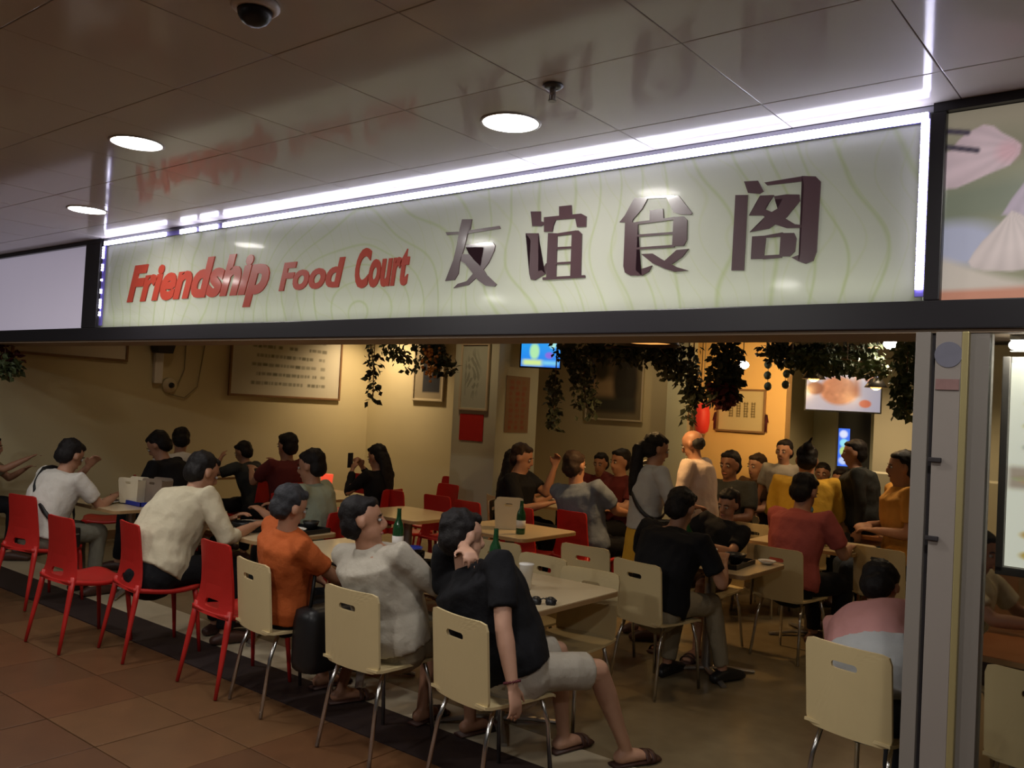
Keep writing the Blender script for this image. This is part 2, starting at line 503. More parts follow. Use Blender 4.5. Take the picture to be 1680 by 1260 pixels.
L0 = (-3.58, 3.13, 2.14)
# the English words: one mesh per word
text_obj('Friendship', -6.035, -4.375, 2.315, 2.56, M['redtext'], 0.30, 0.045, name='word', parent=sg, local=L0)
text_obj('Food', -4.275, -3.70, 2.315, 2.475, M['redtext'], 0.22, 0.035, name='word', parent=sg, local=L0)
text_obj('Court', -3.61, -3.20, 2.305, 2.51, M['redtext'], 0.22, 0.035, name='word', parent=sg, local=L0)
chars = [
 [[(-2.958,2.545),(-2.866,2.540),(-2.616,2.546),(-2.608,2.533),(-2.808,2.526),(-2.949,2.530)],
  [(-2.854,2.599),(-2.790,2.594),(-2.797,2.550),(-2.815,2.521),(-2.831,2.455),(-2.855,2.392),(-2.859,2.334),(-2.882,2.304),(-2.944,2.302),(-2.926,2.337),(-2.897,2.404),(-2.878,2.477),(-2.867,2.550)],
  [(-2.820,2.472),(-2.697,2.475),(-2.650,2.470),(-2.635,2.455),(-2.639,2.429),(-2.670,2.374),(-2.725,2.320),(-2.790,2.275),(-2.887,2.264),(-2.860,2.284),(-2.803,2.294),(-2.765,2.328),(-2.760,2.368),(-2.730,2.396),(-2.703,2.451),(-2.819,2.460)],
  [(-2.841,2.428),(-2.792,2.424),(-2.762,2.395),(-2.703,2.349),(-2.678,2.318),(-2.613,2.270),(-2.624,2.260),(-2.682,2.267),(-2.731,2.296),(-2.774,2.338),(-2.818,2.380),(-2.847,2.394)]],
 [[(-2.434,2.596),(-2.377,2.591),(-2.373,2.546),(-2.342,2.536),(-2.369,2.523),(-2.421,2.528)],
  [(-2.456,2.498),(-2.383,2.492),(-2.378,2.473),(-2.372,2.319),(-2.352,2.321),(-2.331,2.352),(-2.332,2.304),(-2.389,2.279),(-2.413,2.283),(-2.423,2.309),(-2.425,2.464),(-2.454,2.479)],
  [(-2.275,2.603),(-2.209,2.602),(-2.202,2.552),(-2.272,2.555)],
  [(-2.356,2.562),(-2.270,2.561),(-2.154,2.559),(-2.126,2.544),(-2.125,2.498),(-2.173,2.502),(-2.184,2.541),(-2.289,2.544),(-2.302,2.517),(-2.305,2.492),(-2.352,2.496)],
  [(-2.328,2.488),(-2.277,2.483),(-2.272,2.279),(-2.326,2.282)],
  [(-2.285,2.482),(-2.175,2.487),(-2.175,2.473),(-2.284,2.470)],
  [(-2.198,2.484),(-2.164,2.486),(-2.145,2.469),(-2.139,2.283),(-2.195,2.283)],
  [(-2.285,2.421),(-2.194,2.418),(-2.193,2.409),(-2.284,2.410)],
  [(-2.280,2.352),(-2.193,2.351),(-2.193,2.342),(-2.280,2.343)],
  [(-2.346,2.289),(-2.119,2.287),(-2.115,2.276),(-2.345,2.277)]],
 [[(-1.890,2.598),(-1.823,2.595),(-1.850,2.548),(-1.892,2.507),(-1.895,2.497),(-1.956,2.503),(-1.931,2.530)],
  [(-1.831,2.598),(-1.702,2.590),(-1.702,2.581),(-1.830,2.589)],
  [(-1.741,2.589),(-1.684,2.586),(-1.651,2.547),(-1.619,2.509),(-1.625,2.503),(-1.670,2.508),(-1.702,2.520)],
  [(-1.813,2.539),(-1.752,2.540),(-1.746,2.496),(-1.811,2.493)],
  [(-1.880,2.496),(-1.697,2.501),(-1.697,2.490),(-1.880,2.485)],
  [(-1.928,2.507),(-1.865,2.491),(-1.865,2.294),(-1.822,2.301),(-1.790,2.309),(-1.803,2.284),(-1.835,2.270),(-1.890,2.273),(-1.917,2.287),(-1.926,2.314)],
  [(-1.701,2.501),(-1.656,2.499),(-1.640,2.483),(-1.637,2.402),(-1.650,2.380),(-1.701,2.382)],
  [(-1.874,2.443),(-1.698,2.440),(-1.697,2.431),(-1.873,2.434)],
  [(-1.871,2.389),(-1.691,2.387),(-1.691,2.377),(-1.866,2.380)],
  [(-1.843,2.360),(-1.789,2.358),(-1.744,2.331),(-1.676,2.296),(-1.624,2.279),(-1.685,2.277),(-1.728,2.292),(-1.787,2.318)],
  [(-1.737,2.321),(-1.680,2.365),(-1.627,2.366),(-1.654,2.335),(-1.698,2.309)]],
 [[(-1.439,2.561),(-1.389,2.556),(-1.390,2.266),(-1.441,2.269)],
  [(-1.406,2.610),(-1.350,2.606),(-1.326,2.563),(-1.343,2.555),(-1.388,2.564)],
  [(-1.324,2.596),(-1.175,2.602),(-1.174,2.583),(-1.313,2.584)],
  [(-1.181,2.603),(-1.130,2.595),(-1.111,2.574),(-1.115,2.320),(-1.126,2.286),(-1.154,2.277),(-1.180,2.287),(-1.207,2.304),(-1.175,2.312),(-1.172,2.575)],
  [(-1.339,2.548),(-1.284,2.544),(-1.313,2.503),(-1.325,2.471),(-1.380,2.476),(-1.354,2.513)],
  [(-1.284,2.539),(-1.237,2.541),(-1.188,2.535),(-1.184,2.512),(-1.233,2.455),(-1.299,2.419),(-1.374,2.412),(-1.334,2.442),(-1.308,2.472),(-1.268,2.491),(-1.250,2.525),(-1.280,2.527)],
  [(-1.323,2.497),(-1.281,2.476),(-1.233,2.449),(-1.199,2.426),(-1.173,2.421),(-1.176,2.411),(-1.232,2.415),(-1.279,2.434),(-1.325,2.471)],
  [(-1.363,2.394),(-1.308,2.393),(-1.314,2.305),(-1.364,2.308)],
  [(-1.251,2.398),(-1.201,2.394),(-1.192,2.374),(-1.195,2.326),(-1.214,2.308),(-1.253,2.311)],
  [(-1.313,2.393),(-1.244,2.400),(-1.243,2.384),(-1.312,2.385)],
  [(-1.318,2.318),(-1.244,2.317),(-1.243,2.305),(-1.317,2.304)]],
]
for strokes in chars:
    bm = bmesh.new()
    for si, pl in enumerate(strokes):
        d = 0.0002 * si
        f = [bm.verts.new((x - L0[0], -0.006 - d, z - L0[2])) for x, z in pl]
        bk = [bm.verts.new((x - L0[0], 0.0, z - L0[2])) for x, z in pl]
        bm.faces.new(f)
        for k in range(len(f)):
            bm.faces.new((f[k], bk[k], bk[(k + 1) % len(f)], f[(k + 1) % len(f)]))
    bmesh.ops.triangulate(bm, faces=bm.faces)
    fin('character', bm, M['browntext'], sg)

# LED border: tape and beads, a few beads dead
led = thing('led_light_strip', 'glowing white strip of small lights along top and sides of the middle sign', 'light strip', (-6.39, 3.112, 2.14))
bt = box(0, 5.64, -0.002, 0.012, 0.592, 0.622); bx(bt, -0.012, 0.014, -0.002, 0.012, 0.0, 0.6); bx(bt, 5.615, 5.645, -0.002, 0.012, 0.0, 0.6)
fin('tape', bt, M['ledstrip'], led)
bl = bmesh.new()
x = 0.02
px_gap = [(0.85, 1.03), (1.21, 1.265), (1.47, 1.535)]
while x < 5.63:
    if not any(a < x < b_ for a, b_ in px_gap):
        bx(bl, x - 0.0076, x + 0.0076, -0.012, -0.001, 0.592, 0.620)
    x += 0.0165
z = 0.03
while z < 0.60:
    bx(bl, 5.618, 5.642, -0.012, -0.001, z - 0.006, z + 0.006)
    z += 0.0165
z = 0.04
while z < 0.58:
    if not (0.20 < z < 0.24 or 0.36 < z < 0.385 or 0.45 < z < 0.49) and random.random() > 0.25:
        bx(bl, -0.006, 0.008, -0.012, -0.001, z - 0.006, z + 0.006)
    z += 0.0185
fin('bead', bl, M['led'], led)['kind'] = 'stuff'

# neighbouring light boxes
lb = thing('light_box', 'plain pale mauve lit sign box left of the middle sign', 'sign', (-8.3, 3.13, 2.10))
fin('face_panel', box(-1.9, 1.645, 0, 0.01, 0.0, 0.655), mat('lightbox_face', (0.60, 0.56, 0.66), 0.12, var=0.08, vscale=1.2, emit=(0.62, 0.56, 0.70), estr=0.36, spec=0.8), lb)
lb2 = thing('food_poster', 'lit poster of pale dumplings on a leaf, right of the middle sign', 'poster', (0.37, 3.13, 2.118))
def dumplings(U, V):
    U = U * 2.13 / 0.272
    n = 0.5 + 0.5 * np.sin(1.3 * U + 3 * np.sin(5 * V)) * np.cos(9 * V - 1.2 * U)
    c = [0.17 + 0.05 * n, 0.165 + 0.05 * n, 0.11 + 0.03 * n]
    c = mixc(c, sm(0.84 - V + 0.03 * np.sin(U * 3), 0.15), (0.27, 0.235, 0.17))
    c = mixc(c, sm(np.abs(V - 0.50 - .03 * np.sin(U * 2)) - 0.10, 0.1) * 0.8, (0.13, 0.15, 0.11))
    for k in range(4):
        c = mixc(c, ellm(U, V, 0.12 + 2 * k, 0.30, 0.55, 0.12, 0.6), (0.30, 0.31, 0.40))
    c = mixc(c, sm(V - 0.135 - 0.06 * np.cos(U * 2.1 + .6) - 0.05 * np.exp(-U * 2), 0.05), (0.42, 0.37, 0.32))
    c = mixc(c, sm(V - 0.085 + 0.02 * np.cos(U), 0.03), (0.40, 0.18, 0.12))
    def poly(P_, w=0.012):
        ins = np.zeros(U.shape, bool); dist = np.full(U.shape, 9.0)
        for k in range(len(P_)):
            (xa, ya), (xb, yb) = P_[k], P_[(k + 1) % len(P_)]
            cr = ((ya > V) != (yb > V)) & (U < (xb - xa) * (V - ya) / ((yb - ya) or 1e-9) + xa)
            ins ^= cr
            L = (xb - xa) ** 2 + (yb - ya) ** 2
            t = np.clip(((U - xa) * (xb - xa) + (V - ya) * (yb - ya)) / L, 0, 1)
            dist = np.minimum(dist, np.hypot((U - xa - t * (xb - xa)) * .45, V - ya - t * (yb - ya)))
        return np.clip(0.5 + np.where(ins, dist, -dist) / w, 0, 1), np.where(ins, dist, 0)
    A1 = [(-0.15, .78), (.03, .80), (.12, .85), (.22, .885), (.39, .915), (.50, .90), (.59, .86), (.72, .82), (.80, .785), (.78, .74), (.69, .69), (.43, .65), (.25, .62), (.12, .60), (-.15, .60)]
    A2 = [(.28, .21), (.34, .26), (.42, .31), (.55, .37), (.63, .41), (.72, .456), (.80, .44), (.95, .40), (1.1, .34), (1.17, .25), (1.12, .19), (1.0, .165), (.75, .150), (.45, .160), (.32, .18)]
    A3 = [(.62, .44), (.72, .52), (.85, .60), (1.0, .66), (1.2, .64), (1.3, .5), (1.2, .42), (.9, .42)]
    for off in (0, 1.25, 2.5, 3.75, 5.0, 6.25):
        for P_, col, apex in ((A3, (0.40, 0.33, 0.40), (1.0, .66)), (A1, (0.56, 0.43, 0.46), (.80, .785)), (A2, (0.54, 0.46, 0.44), (.72, .456))):
            mk, dd_ = poly([(x + off, y) for x, y in P_])
            a = np.arctan2((V - apex[1]) * 2.2, U - apex[0] - off)
            sh = 0.80 + 0.05 * np.cos(a * 20) + 0.9 * np.clip(dd_, 0, 0.16) + 0.12 * (V - apex[1])
            c = mixc(c, mk, [k * sh for k in col])
        c = mixc(c, ellm(U, V, 0.66 + off, 0.76, 0.12, 0.05, 1.0) * .35, (0.55, 0.22, 0.26))
    for x0, y0, x1, y1 in ((-0.2, 0.925, 0.22, 0.885), (-0.2, 0.845, 0.33, 0.785)):
        t = np.clip(((U - x0) * (x1 - x0) + (V - y0) * (y1 - y0)) / ((x1 - x0) ** 2 + (y1 - y0) ** 2), 0, 1)
        dd = np.sqrt(((U - x0 - t * (x1 - x0)) * .43) ** 2 + (V - y0 - t * (y1 - y0)) ** 2)
        c = mixc(c, sm(dd - 0.014, 0.015), (0.05, 0.04, 0.06))
    c = mixc(c, recm(U, V, 0.90, 1.45, 0.72, 1.0, 0.02), (0.52, 0.46, 0.58))
    for i_ in range(2):
        for k in range(2):
            c = mixc(c, recm(U, V, 0.97 + .22 * i_, 1.12 + .22 * i_, 0.75 + .12 * k, 0.83 + .12 * k, 0.03) * (np.sin(U * 55) * np.sin(V * 120) > -0.1), (0.13, 0.10, 0.32))
    return mixc(c, recm(U, V, 0.90, 1.45, 0.69, 0.72, .01), (0.06, 0.05, 0.09))
panel('poster_print', 2.13, 0.635, dumplings, print_mat('poster_print', 0.62, 0.35, 0.25), 500, 100, lb2)
fin('poster_backing', box(-1.065, 1.065, 0.002, 0.03, 0, 0.635), M['white'], lb2)

# door post right of the opening
dp = struct('door_post_trim', box(-0.762, -0.715, 3.10, 3.20, 0.0, 2.02, 0.002), M['postgrey'])
tag(dp, 'grey metal post at the right end of the opening')
fin('groove', box(-0.716, -0.699, 3.125, 3.2, 0.0, 2.02), M['groove'], dp)
fin('cover_plate', box(-0.70, -0.622, 3.10, 3.20, 0.0, 2.02, 0.002), M['postlight'], dp)
fin('edge_strip', box(-0.621, -0.60, 3.095, 3.20, 0.0, 2.02, 0.003), M['yellowstrip'], dp)
fin('channel', box(-0.60, -0.545, 3.12, 3.20, 0.0, 2.02), M['postgrey'], dp)
for zz in (1.60, 1.345):
    fin('latch', box(-0.708, -0.668, 3.088, 3.10, zz - 0.007, zz + 0.008, 0.003), M['groove'], dp)
b = lathe([(0.042, 0), (0.042, 0.003), (0.001, 0.003)], 24)
st = fin('round_sticker', b, mat('sticker_blue_grey', (0.17, 0.17, 0.22), 0.5, var=0.1), None, loc=(-0.660, 3.10, 1.945), rot=(R(90), 0, 0))
tag(st, 'round blue grey sticker near the top of the grey post', 'sticker')
st = fin('warning_sticker', box(-0.695, -0.625, 3.095, 3.0995, 1.83, 1.865), mat('sticker_red_grey', (0.28, 0.16, 0.15), 0.5, var=0.2, vscale=40), None)
tag(st, 'small faded red rectangular sticker under the round one on the post', 'sticker')
struct('glass_screen_window', box(-0.545, 2.0, 3.155, 3.161, 0.0, 2.02), M['glass'])
tag(bpy.data.objects['glass_screen_window'], 'clear glass pane right of the post')

# inner walls
XL = -9.5
struct('wall_left', box(XL - 0.1, XL, 3.42, 8.6, 0, 3.0), M['wall'])
struct('wall_recess', box(XL - 0.1, -6.8, 8.6, 9.0, 0, 3.0), M['wall'])
struct('wall_back', box(-6.9, -3.42, 8.9, 9.0, 0, 3.0), M['wall'])
struct('wall_back_right', box(-4.45, -3.38, 8.78, 8.92, 0, 3.0), M['wallwarmlit'])
struct('wall_far', box(-8, 6, 14.5, 14.6, 0, 3.0), M['wallgrey'])
struct('wall_side_far', box(-5.2, -5.1, 9.0, 14.5, 0, 3.0), M['wall'])
struct('wall_right', box(3.0, 3.1, 3.42, 14.6, 0, 3.0), M['wall'])
struct('ceiling_2', box(-10, 4, 3.42, 15, 2.95, 3.0), mat('ceiling_dark_inner', (0.24, 0.21, 0.17), 0.7))
struct('pillar_column', box(-6.56, -5.93, 7.2, 7.92, 0, 2.95, 0.004), M['wallgrey'])
tag(bpy.data.objects['pillar_column'], 'square sage green pillar with framed drawing and red notice')
struct('pilaster_column', box(-4.66, -4.40, 8.60, 8.9, 0, 2.95, 0.004), M['wallgrey'])
struct('baseboard_left', box(XL, XL + 0.015, 3.42, 8.6, 0, 0.1), M['wood'])

# ------------------------------------------------------------------ downlights, sprinkler, camera dome
def downlight(loc, label, power):
    t = thing('downlight', label, 'ceiling light', loc, 0, 'round ceiling downlights of the walkway')
    fin('trim_ring', lathe([(0.112, 0.0), (0.118, -0.003), (0.112, -0.006), (0.106, -0.004), (0.106, 0.0)], 32), M['white'], t, True)
    fin('lens', lathe([(0.001, -0.001), (0.106, -0.001), (0.106, -0.0045), (0.001, -0.0045)], 32), M['lens'], t)
    lamp('downlight_lamp', 'AREA', (0, 0, -0.012), power, (1.0, 0.96, 0.90), 0.20, None, None, parent=t)
    return t
dl = [((-2.105, 2.55), 'round white ceiling downlight above the middle of the long sign'),
      ((-3.75, 1.94), 'round white ceiling downlight, upper one of the left pair'),
      ((-5.47, 2.54), 'round white ceiling downlight nearest the left sign box')]
for (x, y), lab in dl:
    downlight((x, y, CEIL), lab, DOWNLIGHT_W)
for (x, y) in ((-0.4, 2.02), (-2.6, -0.4), (0.6, -0.6), (-5.6, -0.4), (-7.4, 1.4)):
    t = downlight((x, y, CEIL), 'round downlight out of view over the walkway', DOWNLIGHT_W * (2.6 if y < 0 else 0.8))
sp = thing('sprinkler_head', 'small grey fire sprinkler hanging from a panel joint above the downlight', 'sprinkler', (-1.74, 2.32, CEIL))
fin('rosette', lathe([(0.034, 0), (0.036, -0.004), (0.026, -0.012), (0.012, -0.014), (0.012, 0)], 20), mat('sprinkler_grey', (0.10, 0.10, 0.10), 0.4, metal=0.5), sp, True)
b = lathe([(0.010, -0.012), (0.011, -0.03), (0.006, -0.034), (0.005, -0.05), (0.014, -0.052), (0.014, -0.056)], 14)
bx(b, -0.012, -0.009, -0.003, 0.003, -0.052, -0.028); bx(b, 0.009, 0.012, -0.003, 0.003, -0.052, -0.028)
fin('deflector', b, M['steel'], sp)
dc = thing('camera_dome', 'black dome camera in white ring on the ceiling near the top edge', 'camera', (-2.10, 1.40, CEIL))
fin('mounting_ring', lathe([(0.066, 0), (0.068, -0.012), (0.058, -0.022), (0.048, -0.022), (0.048, 0)], 28), M['white'], dc, True)
fin('dome', lathe([(0.048, -0.018), (0.046, -0.036), (0.036, -0.052), (0.020, -0.062), (0.002, -0.065)], 28), M['blackp'], dc, True)

# ------------------------------------------------------------------ furniture
def sheet_with_slot(w, h0, h1, slot, fn, thick=0.012, NS=40, rings=4, rc=0.03):
    """upright plate between heights h0 and h1 with a rounded slot (cx, cz, sw, sh); fn(x,z)->(x,y,z)"""
    cx, cz, sw, sh = slot
    def rr(hw, hh, ccx, ccz, rcc, k):
        # point k of NS around a rounded rectangle, by angle-like parameter
        t = k / NS * 4
        side, f = int(t) % 4, t - int(t)
        c = [(-hw, -hh), (hw, -hh), (hw, hh), (-hw, hh)]
        a, b_ = c[side], c[(side + 1) % 4]
        x = a[0] + (b_[0] - a[0]) * f; z = a[1] + (b_[1] - a[1]) * f
        # round the corners
        ex, ez = hw - rcc, hh - rcc
        if abs(x) > ex and abs(z) > ez:
            dx, dz = abs(x) - ex, abs(z) - ez
            l = max(math.hypot(dx, dz), 1e-9)
            x = math.copysign(ex + dx / l * rcc, x); z = math.copysign(ez + dz / l * rcc, z)
        return ccx + x, ccz + z
    bm = bmesh.new()
    O = [rr(w / 2, (h1 - h0) / 2, 0, (h0 + h1) / 2, rc, k) for k in range(NS)]
    I = [rr(sw / 2, sh / 2, cx, cz, sh * 0.48, k) for k in range(NS)]
    F, B = [], []
    for s in range(rings + 1):
        f = s / rings
        fr, br = [], []
        for k in range(NS):
            x = O[k][0] * (1 - f) + I[k][0] * f; z = O[k][1] * (1 - f) + I[k][1] * f
            p = Vector(fn(x, z))
            fr.append(bm.verts.new(p)); br.append(bm.verts.new(p + Vector((0, thick, 0))))
        F.append(fr); B.append(br)
    for s in range(rings):
        for k in range(NS):
            j = (k + 1) % NS
            bm.faces.new((F[s][k], F[s][j], F[s + 1][j], F[s + 1][k]))
            bm.faces.new((B[s][j], B[s][k], B[s + 1][k], B[s + 1][j]))
    for k in range(NS):
        j = (k + 1) % NS
        bm.faces.new((F[0][j], F[0][k], B[0][k], B[0][j]))
        bm.faces.new((F[-1][k], F[-1][j], B[-1][j], B[-1][k]))
    return bm

def beige_chair(label, loc, rz):
    t = thing('cafe_chair', label, 'chair', loc, rz, 'beige cafe chairs with a grip slot')
    fn = lambda x, z: (x, -0.20 - 0.18 * (z - 0.44) ** 1 * 0.5 - 0.035 + 0.9 * x * x * 0.8, z)
    fin('backrest', sheet_with_slot(0.38, 0.425, 0.80, (0, 0.715, 0.115, 0.030), fn), M['beige'], t, False)
    bm = bmesh.new()
    # seat sheet, waterfall front, slight dish; rear edge rolls up into the back
    nx, ny = 8, 12
    grid = []
    for j in range(ny + 1):
        v = j / ny; row = []
        for i in range(nx + 1):
            u = i / nx * 2 - 1
            y = -0.225 + 0.43 * v
            z = 0.445 - 0.012 * math.sin(math.pi * v) * (1 - u * u) - (0.022 * ((v - 0.85) / 0.15) ** 2 if v > 0.85 else 0)
            if v < 0.08: z += 0.006
            wv = 0.19 + 0.012 * math.sin(math.pi * v)
            if v > 0.9: wv -= 0.02 * ((v - 0.9) / 0.1) ** 2
            row.append(Vector((u * wv, y, z)))
        grid.append(row)
    tv = [[bm.verts.new(p) for p in r_] for r_ in grid]; bv = [[bm.verts.new(p - Vector((0, 0, 0.013))) for p in r_] for r_ in grid]
    for j in range(ny):
        for i in range(nx):
            bm.faces.new((tv[j][i], tv[j][i + 1], tv[j + 1][i + 1], tv[j + 1][i]))
            bm.faces.new((bv[j][i + 1], bv[j][i], bv[j + 1][i], bv[j + 1][i + 1]))
    for j in range(ny):
        bm.faces.new((tv[j + 1][0], bv[j + 1][0], bv[j][0], tv[j][0])); bm.faces.new((tv[j][nx], bv[j][nx], bv[j + 1][nx], tv[j + 1][nx]))
    for i in range(nx):
        bm.faces.new((tv[0][i], bv[0][i], bv[0][i + 1], tv[0][i + 1])); bm.faces.new((tv[ny][i + 1], bv[ny][i + 1], bv[ny][i], tv[ny][i]))
    fin('seat', bm, M['beige'], t, False)
    b = tube([(-0.15, -0.16, 0.425), (-0.15, 0.15, 0.42), (0.15, 0.15, 0.42), (0.15, -0.16, 0.425), (-0.15, -0.16, 0.425)], 0.009)
    fin('seat_frame', b, M['chrome'], t, True)
    for sx in (-1, 1):
        fin('leg', tube([(sx * 0.15, -0.14, 0.43), (sx * 0.165, -0.19, 0.30), (sx * 0.185, -0.235, 0.006)], 0.0105, 10), M['chrome'], t, True)
        fin('leg', tube([(sx * 0.15, 0.13, 0.43), (sx * 0.165, 0.17, 0.30), (sx * 0.18, 0.195, 0.006)], 0.0105, 10), M['chrome'], t, True)
    return t

def red_chair(label, loc, rz):
    t = thing('plastic_chair', label, 'chair', loc, rz, 'red moulded plastic chairs')
    def fn(x, z):
        k = (z - 0.42) / 0.42
        wd = 0.86 + 0.30 * (1 - k) ** 3
        return (x * wd, -0.19 - 0.055 * k - 0.05 * (1 - k) ** 4 + 0.5 * x * x, z)
    fin('backrest', sheet_with_slot(0.37, 0.42, 0.84, (0, 0.487, 0.145, 0.046), fn, 0.014, rc=0.025), M['red'], t, False)
    bm = bmesh.new()
    nx, ny = 10, 14
    tv, bv = [], []
    for j in range(ny + 1):
        v = j / ny; a, c = [], []
        for i in range(nx + 1):
            u = i / nx * 2 - 1
            wv = 0.195 + 0.022 * math.sin(math.pi * v * 0.9) - (0.05 * ((v - 0.85) / 0.15) ** 2 if v > 0.85 else 0)
            z = 0.445 + 0.020 * math.cos(math.pi * (v * 1.4 + 0.25)) * (1 - 0.3 * u * u) - 0.018 * (1 - u * u) - (0.02 * ((v - 0.85) / 0.15) ** 2 if v > 0.85 else 0)
            p = Vector((u * wv, -0.235 + 0.44 * v, z))
            a.append(bm.verts.new(p)); c.append(bm.verts.new(p - Vector((0, 0, 0.018 + 0.012 * abs(u) ** 4))))
        tv.append(a); bv.append(c)
    for j in range(ny):
        for i in range(nx):
            bm.faces.new((tv[j][i], tv[j][i + 1], tv[j + 1][i + 1], tv[j + 1][i]))
            bm.faces.new((bv[j][i + 1], bv[j][i], bv[j + 1][i], bv[j + 1][i + 1]))
        bm.faces.new((tv[j + 1][0], bv[j + 1][0], bv[j][0], tv[j][0])); bm.faces.new((tv[j][nx], bv[j][nx], bv[j + 1][nx], tv[j + 1][nx]))
    for i in range(nx):
        bm.faces.new((tv[0][i], bv[0][i], bv[0][i + 1], tv[0][i + 1])); bm.faces.new((tv[ny][i + 1], bv[ny][i + 1], bv[ny][i], tv[ny][i]))
    fin('seat', bm, M['red'], t, True)
    for sx in (-1, 1):
        fin('leg', loft(bmesh.new(), [(sx * 0.180, -0.212, 0.47), (sx * 0.186, -0.225, 0.38), (sx * 0.20, -0.26, 0.18), (sx * 0.212, -0.29, 0.004)], [(0.020, 0.015), (0.024, 0.017), (0.017, 0.013), (0.012, 0.010)], (1, 0, 0), 10, 'flat'), M['red'], t, True)
        fin('leg', loft(bmesh.new(), [(sx * 0.17, 0.155, 0.425), (sx * 0.18, 0.165, 0.36), (sx * 0.19, 0.185, 0.18), (sx * 0.20, 0.20, 0.004)], [(0.022, 0.018), (0.022, 0.017), (0.016, 0.013), (0.012, 0.010)], (1, 0, 0), 10, 'flat'), M['red'], t, True)
    return t

def table(label, x0, x1, y0, y1, z=0.74, group='pale laminate pedestal tables'):
    cx, cy = (x0 + x1) / 2, (y0 + y1) / 2
    t = thing('cafe_table', label, 'table', (cx, cy, 0), 0, group)
    hw, hh = (x1 - x0) / 2, (y1 - y0) / 2
    def slab(z0, z1, e):
        bm = bmesh.new(); pts = []
        r = 0.06
        for (sx, sy, a0) in ((1, 1, 0), (-1, 1, 90), (-1, -1, 180), (1, -1, 270)):
            for k in range(7):
                a = R(a0 + 15 * k)
                pts.append((sx * (hw - r) + (r + e) * math.cos(a), sy * (hh - r) + (r + e) * math.sin(a)))
        lo = [bm.verts.new((x, y, z0)) for x, y in pts]; hi = [bm.verts.new((x, y, z1)) for x, y in pts]
        bm.faces.new(lo[::-1]); bm.faces.new(hi)
        for k in range(len(pts)):
            bm.faces.new((lo[k], lo[(k + 1) % len(pts)], hi[(k + 1) % len(pts)], hi[k]))
        return bm
    fin('table_top', slab(z - 0.026, z, 0), M['top'], t)
    fin('edge_band', slab(z - 0.027, z - 0.004, 0.003), M['edge'], t)
    fin('post', lathe([(0.037, 0.03), (0.037, z - 0.045), (0.09, z - 0.04), (0.09, z - 0.027)], 20), M['steel'], t, False)
    b = bmesh.new()
    for a in (45, 135, 225, 315):
        c, s = math.cos(R(a)), math.sin(R(a))
        loft(b, [(0, 0, 0.035), (c * 0.16, s * 0.16, 0.03), (c * 0.33, s * 0.33, 0.012)], [(0.03, 0.018), (0.026, 0.014), (0.02, 0.010)], (-s, c, 0), 8, 'flat')
    fin('base', b, M['steel'], t)
    return t

# ------------------------------------------------------------------ people
def remesh(bm, name, m, parent, vox, disp=0.0, dscale=9.0, it=3, seed=0):
    me = bpy.data.meshes.new(name)
    bmesh.ops.recalc_face_normals(bm, faces=bm.faces)
    bm.to_mesh(me); bm.free()
    tmp = bpy.data.objects.new('tmp', me); COL.objects.link(tmp)
    md = tmp.modifiers.new('r', 'REMESH'); md.mode = 'VOXEL'; md.voxel_size = vox; md.use_smooth_shade = True
    if it:
        s = tmp.modifiers.new('s', 'SMOOTH'); s.factor = 0.5; s.iterations = it
    dg = bpy.context.evaluated_depsgraph_get()
    out = bpy.data.meshes.new_from_object(tmp.evaluated_get(dg))
    bpy.data.objects.remove(tmp); bpy.data.meshes.remove(me)
    n = len(out.vertices)
    if disp:
        nr = [v.normal.copy() for v in out.vertices]
        for v, nn in zip(out.vertices, nr):
            p = v.co
            a = noise.noise((p.x * dscale + seed, p.y * dscale, p.z * dscale * 0.55)) + 0.5 * noise.noise((p.x * dscale * 2.3, p.y * dscale * 2.3 + seed, p.z * dscale * 1.6))
            v.co = p + nn * (a * disp)
    out.polygons.foreach_set('use_smooth', [True] * len(out.polygons))
    out.materials.clear(); out.name = name
    return link(name, out, m, parent)

def ik(S, Wr, l1, l2, hint):
    d = Wr - S; L = d.length
    if L > (l1 + l2) * 0.995:
        Wr = S + d.normalized() * (l1 + l2) * 0.995; d = Wr - S; L = d.length
    a = (l1 * l1 - l2 * l2 + L * L) / (2 * L)
    hgt = math.sqrt(max(l1 * l1 - a * a, 0))
    u = d.normalized()
    hv = hint - u * hint.dot(u)
    hv = hv.normalized() if hv.length > 1e-4 else u.orthogonal().normalized()
    return S + u * a + hv * hgt, Wr

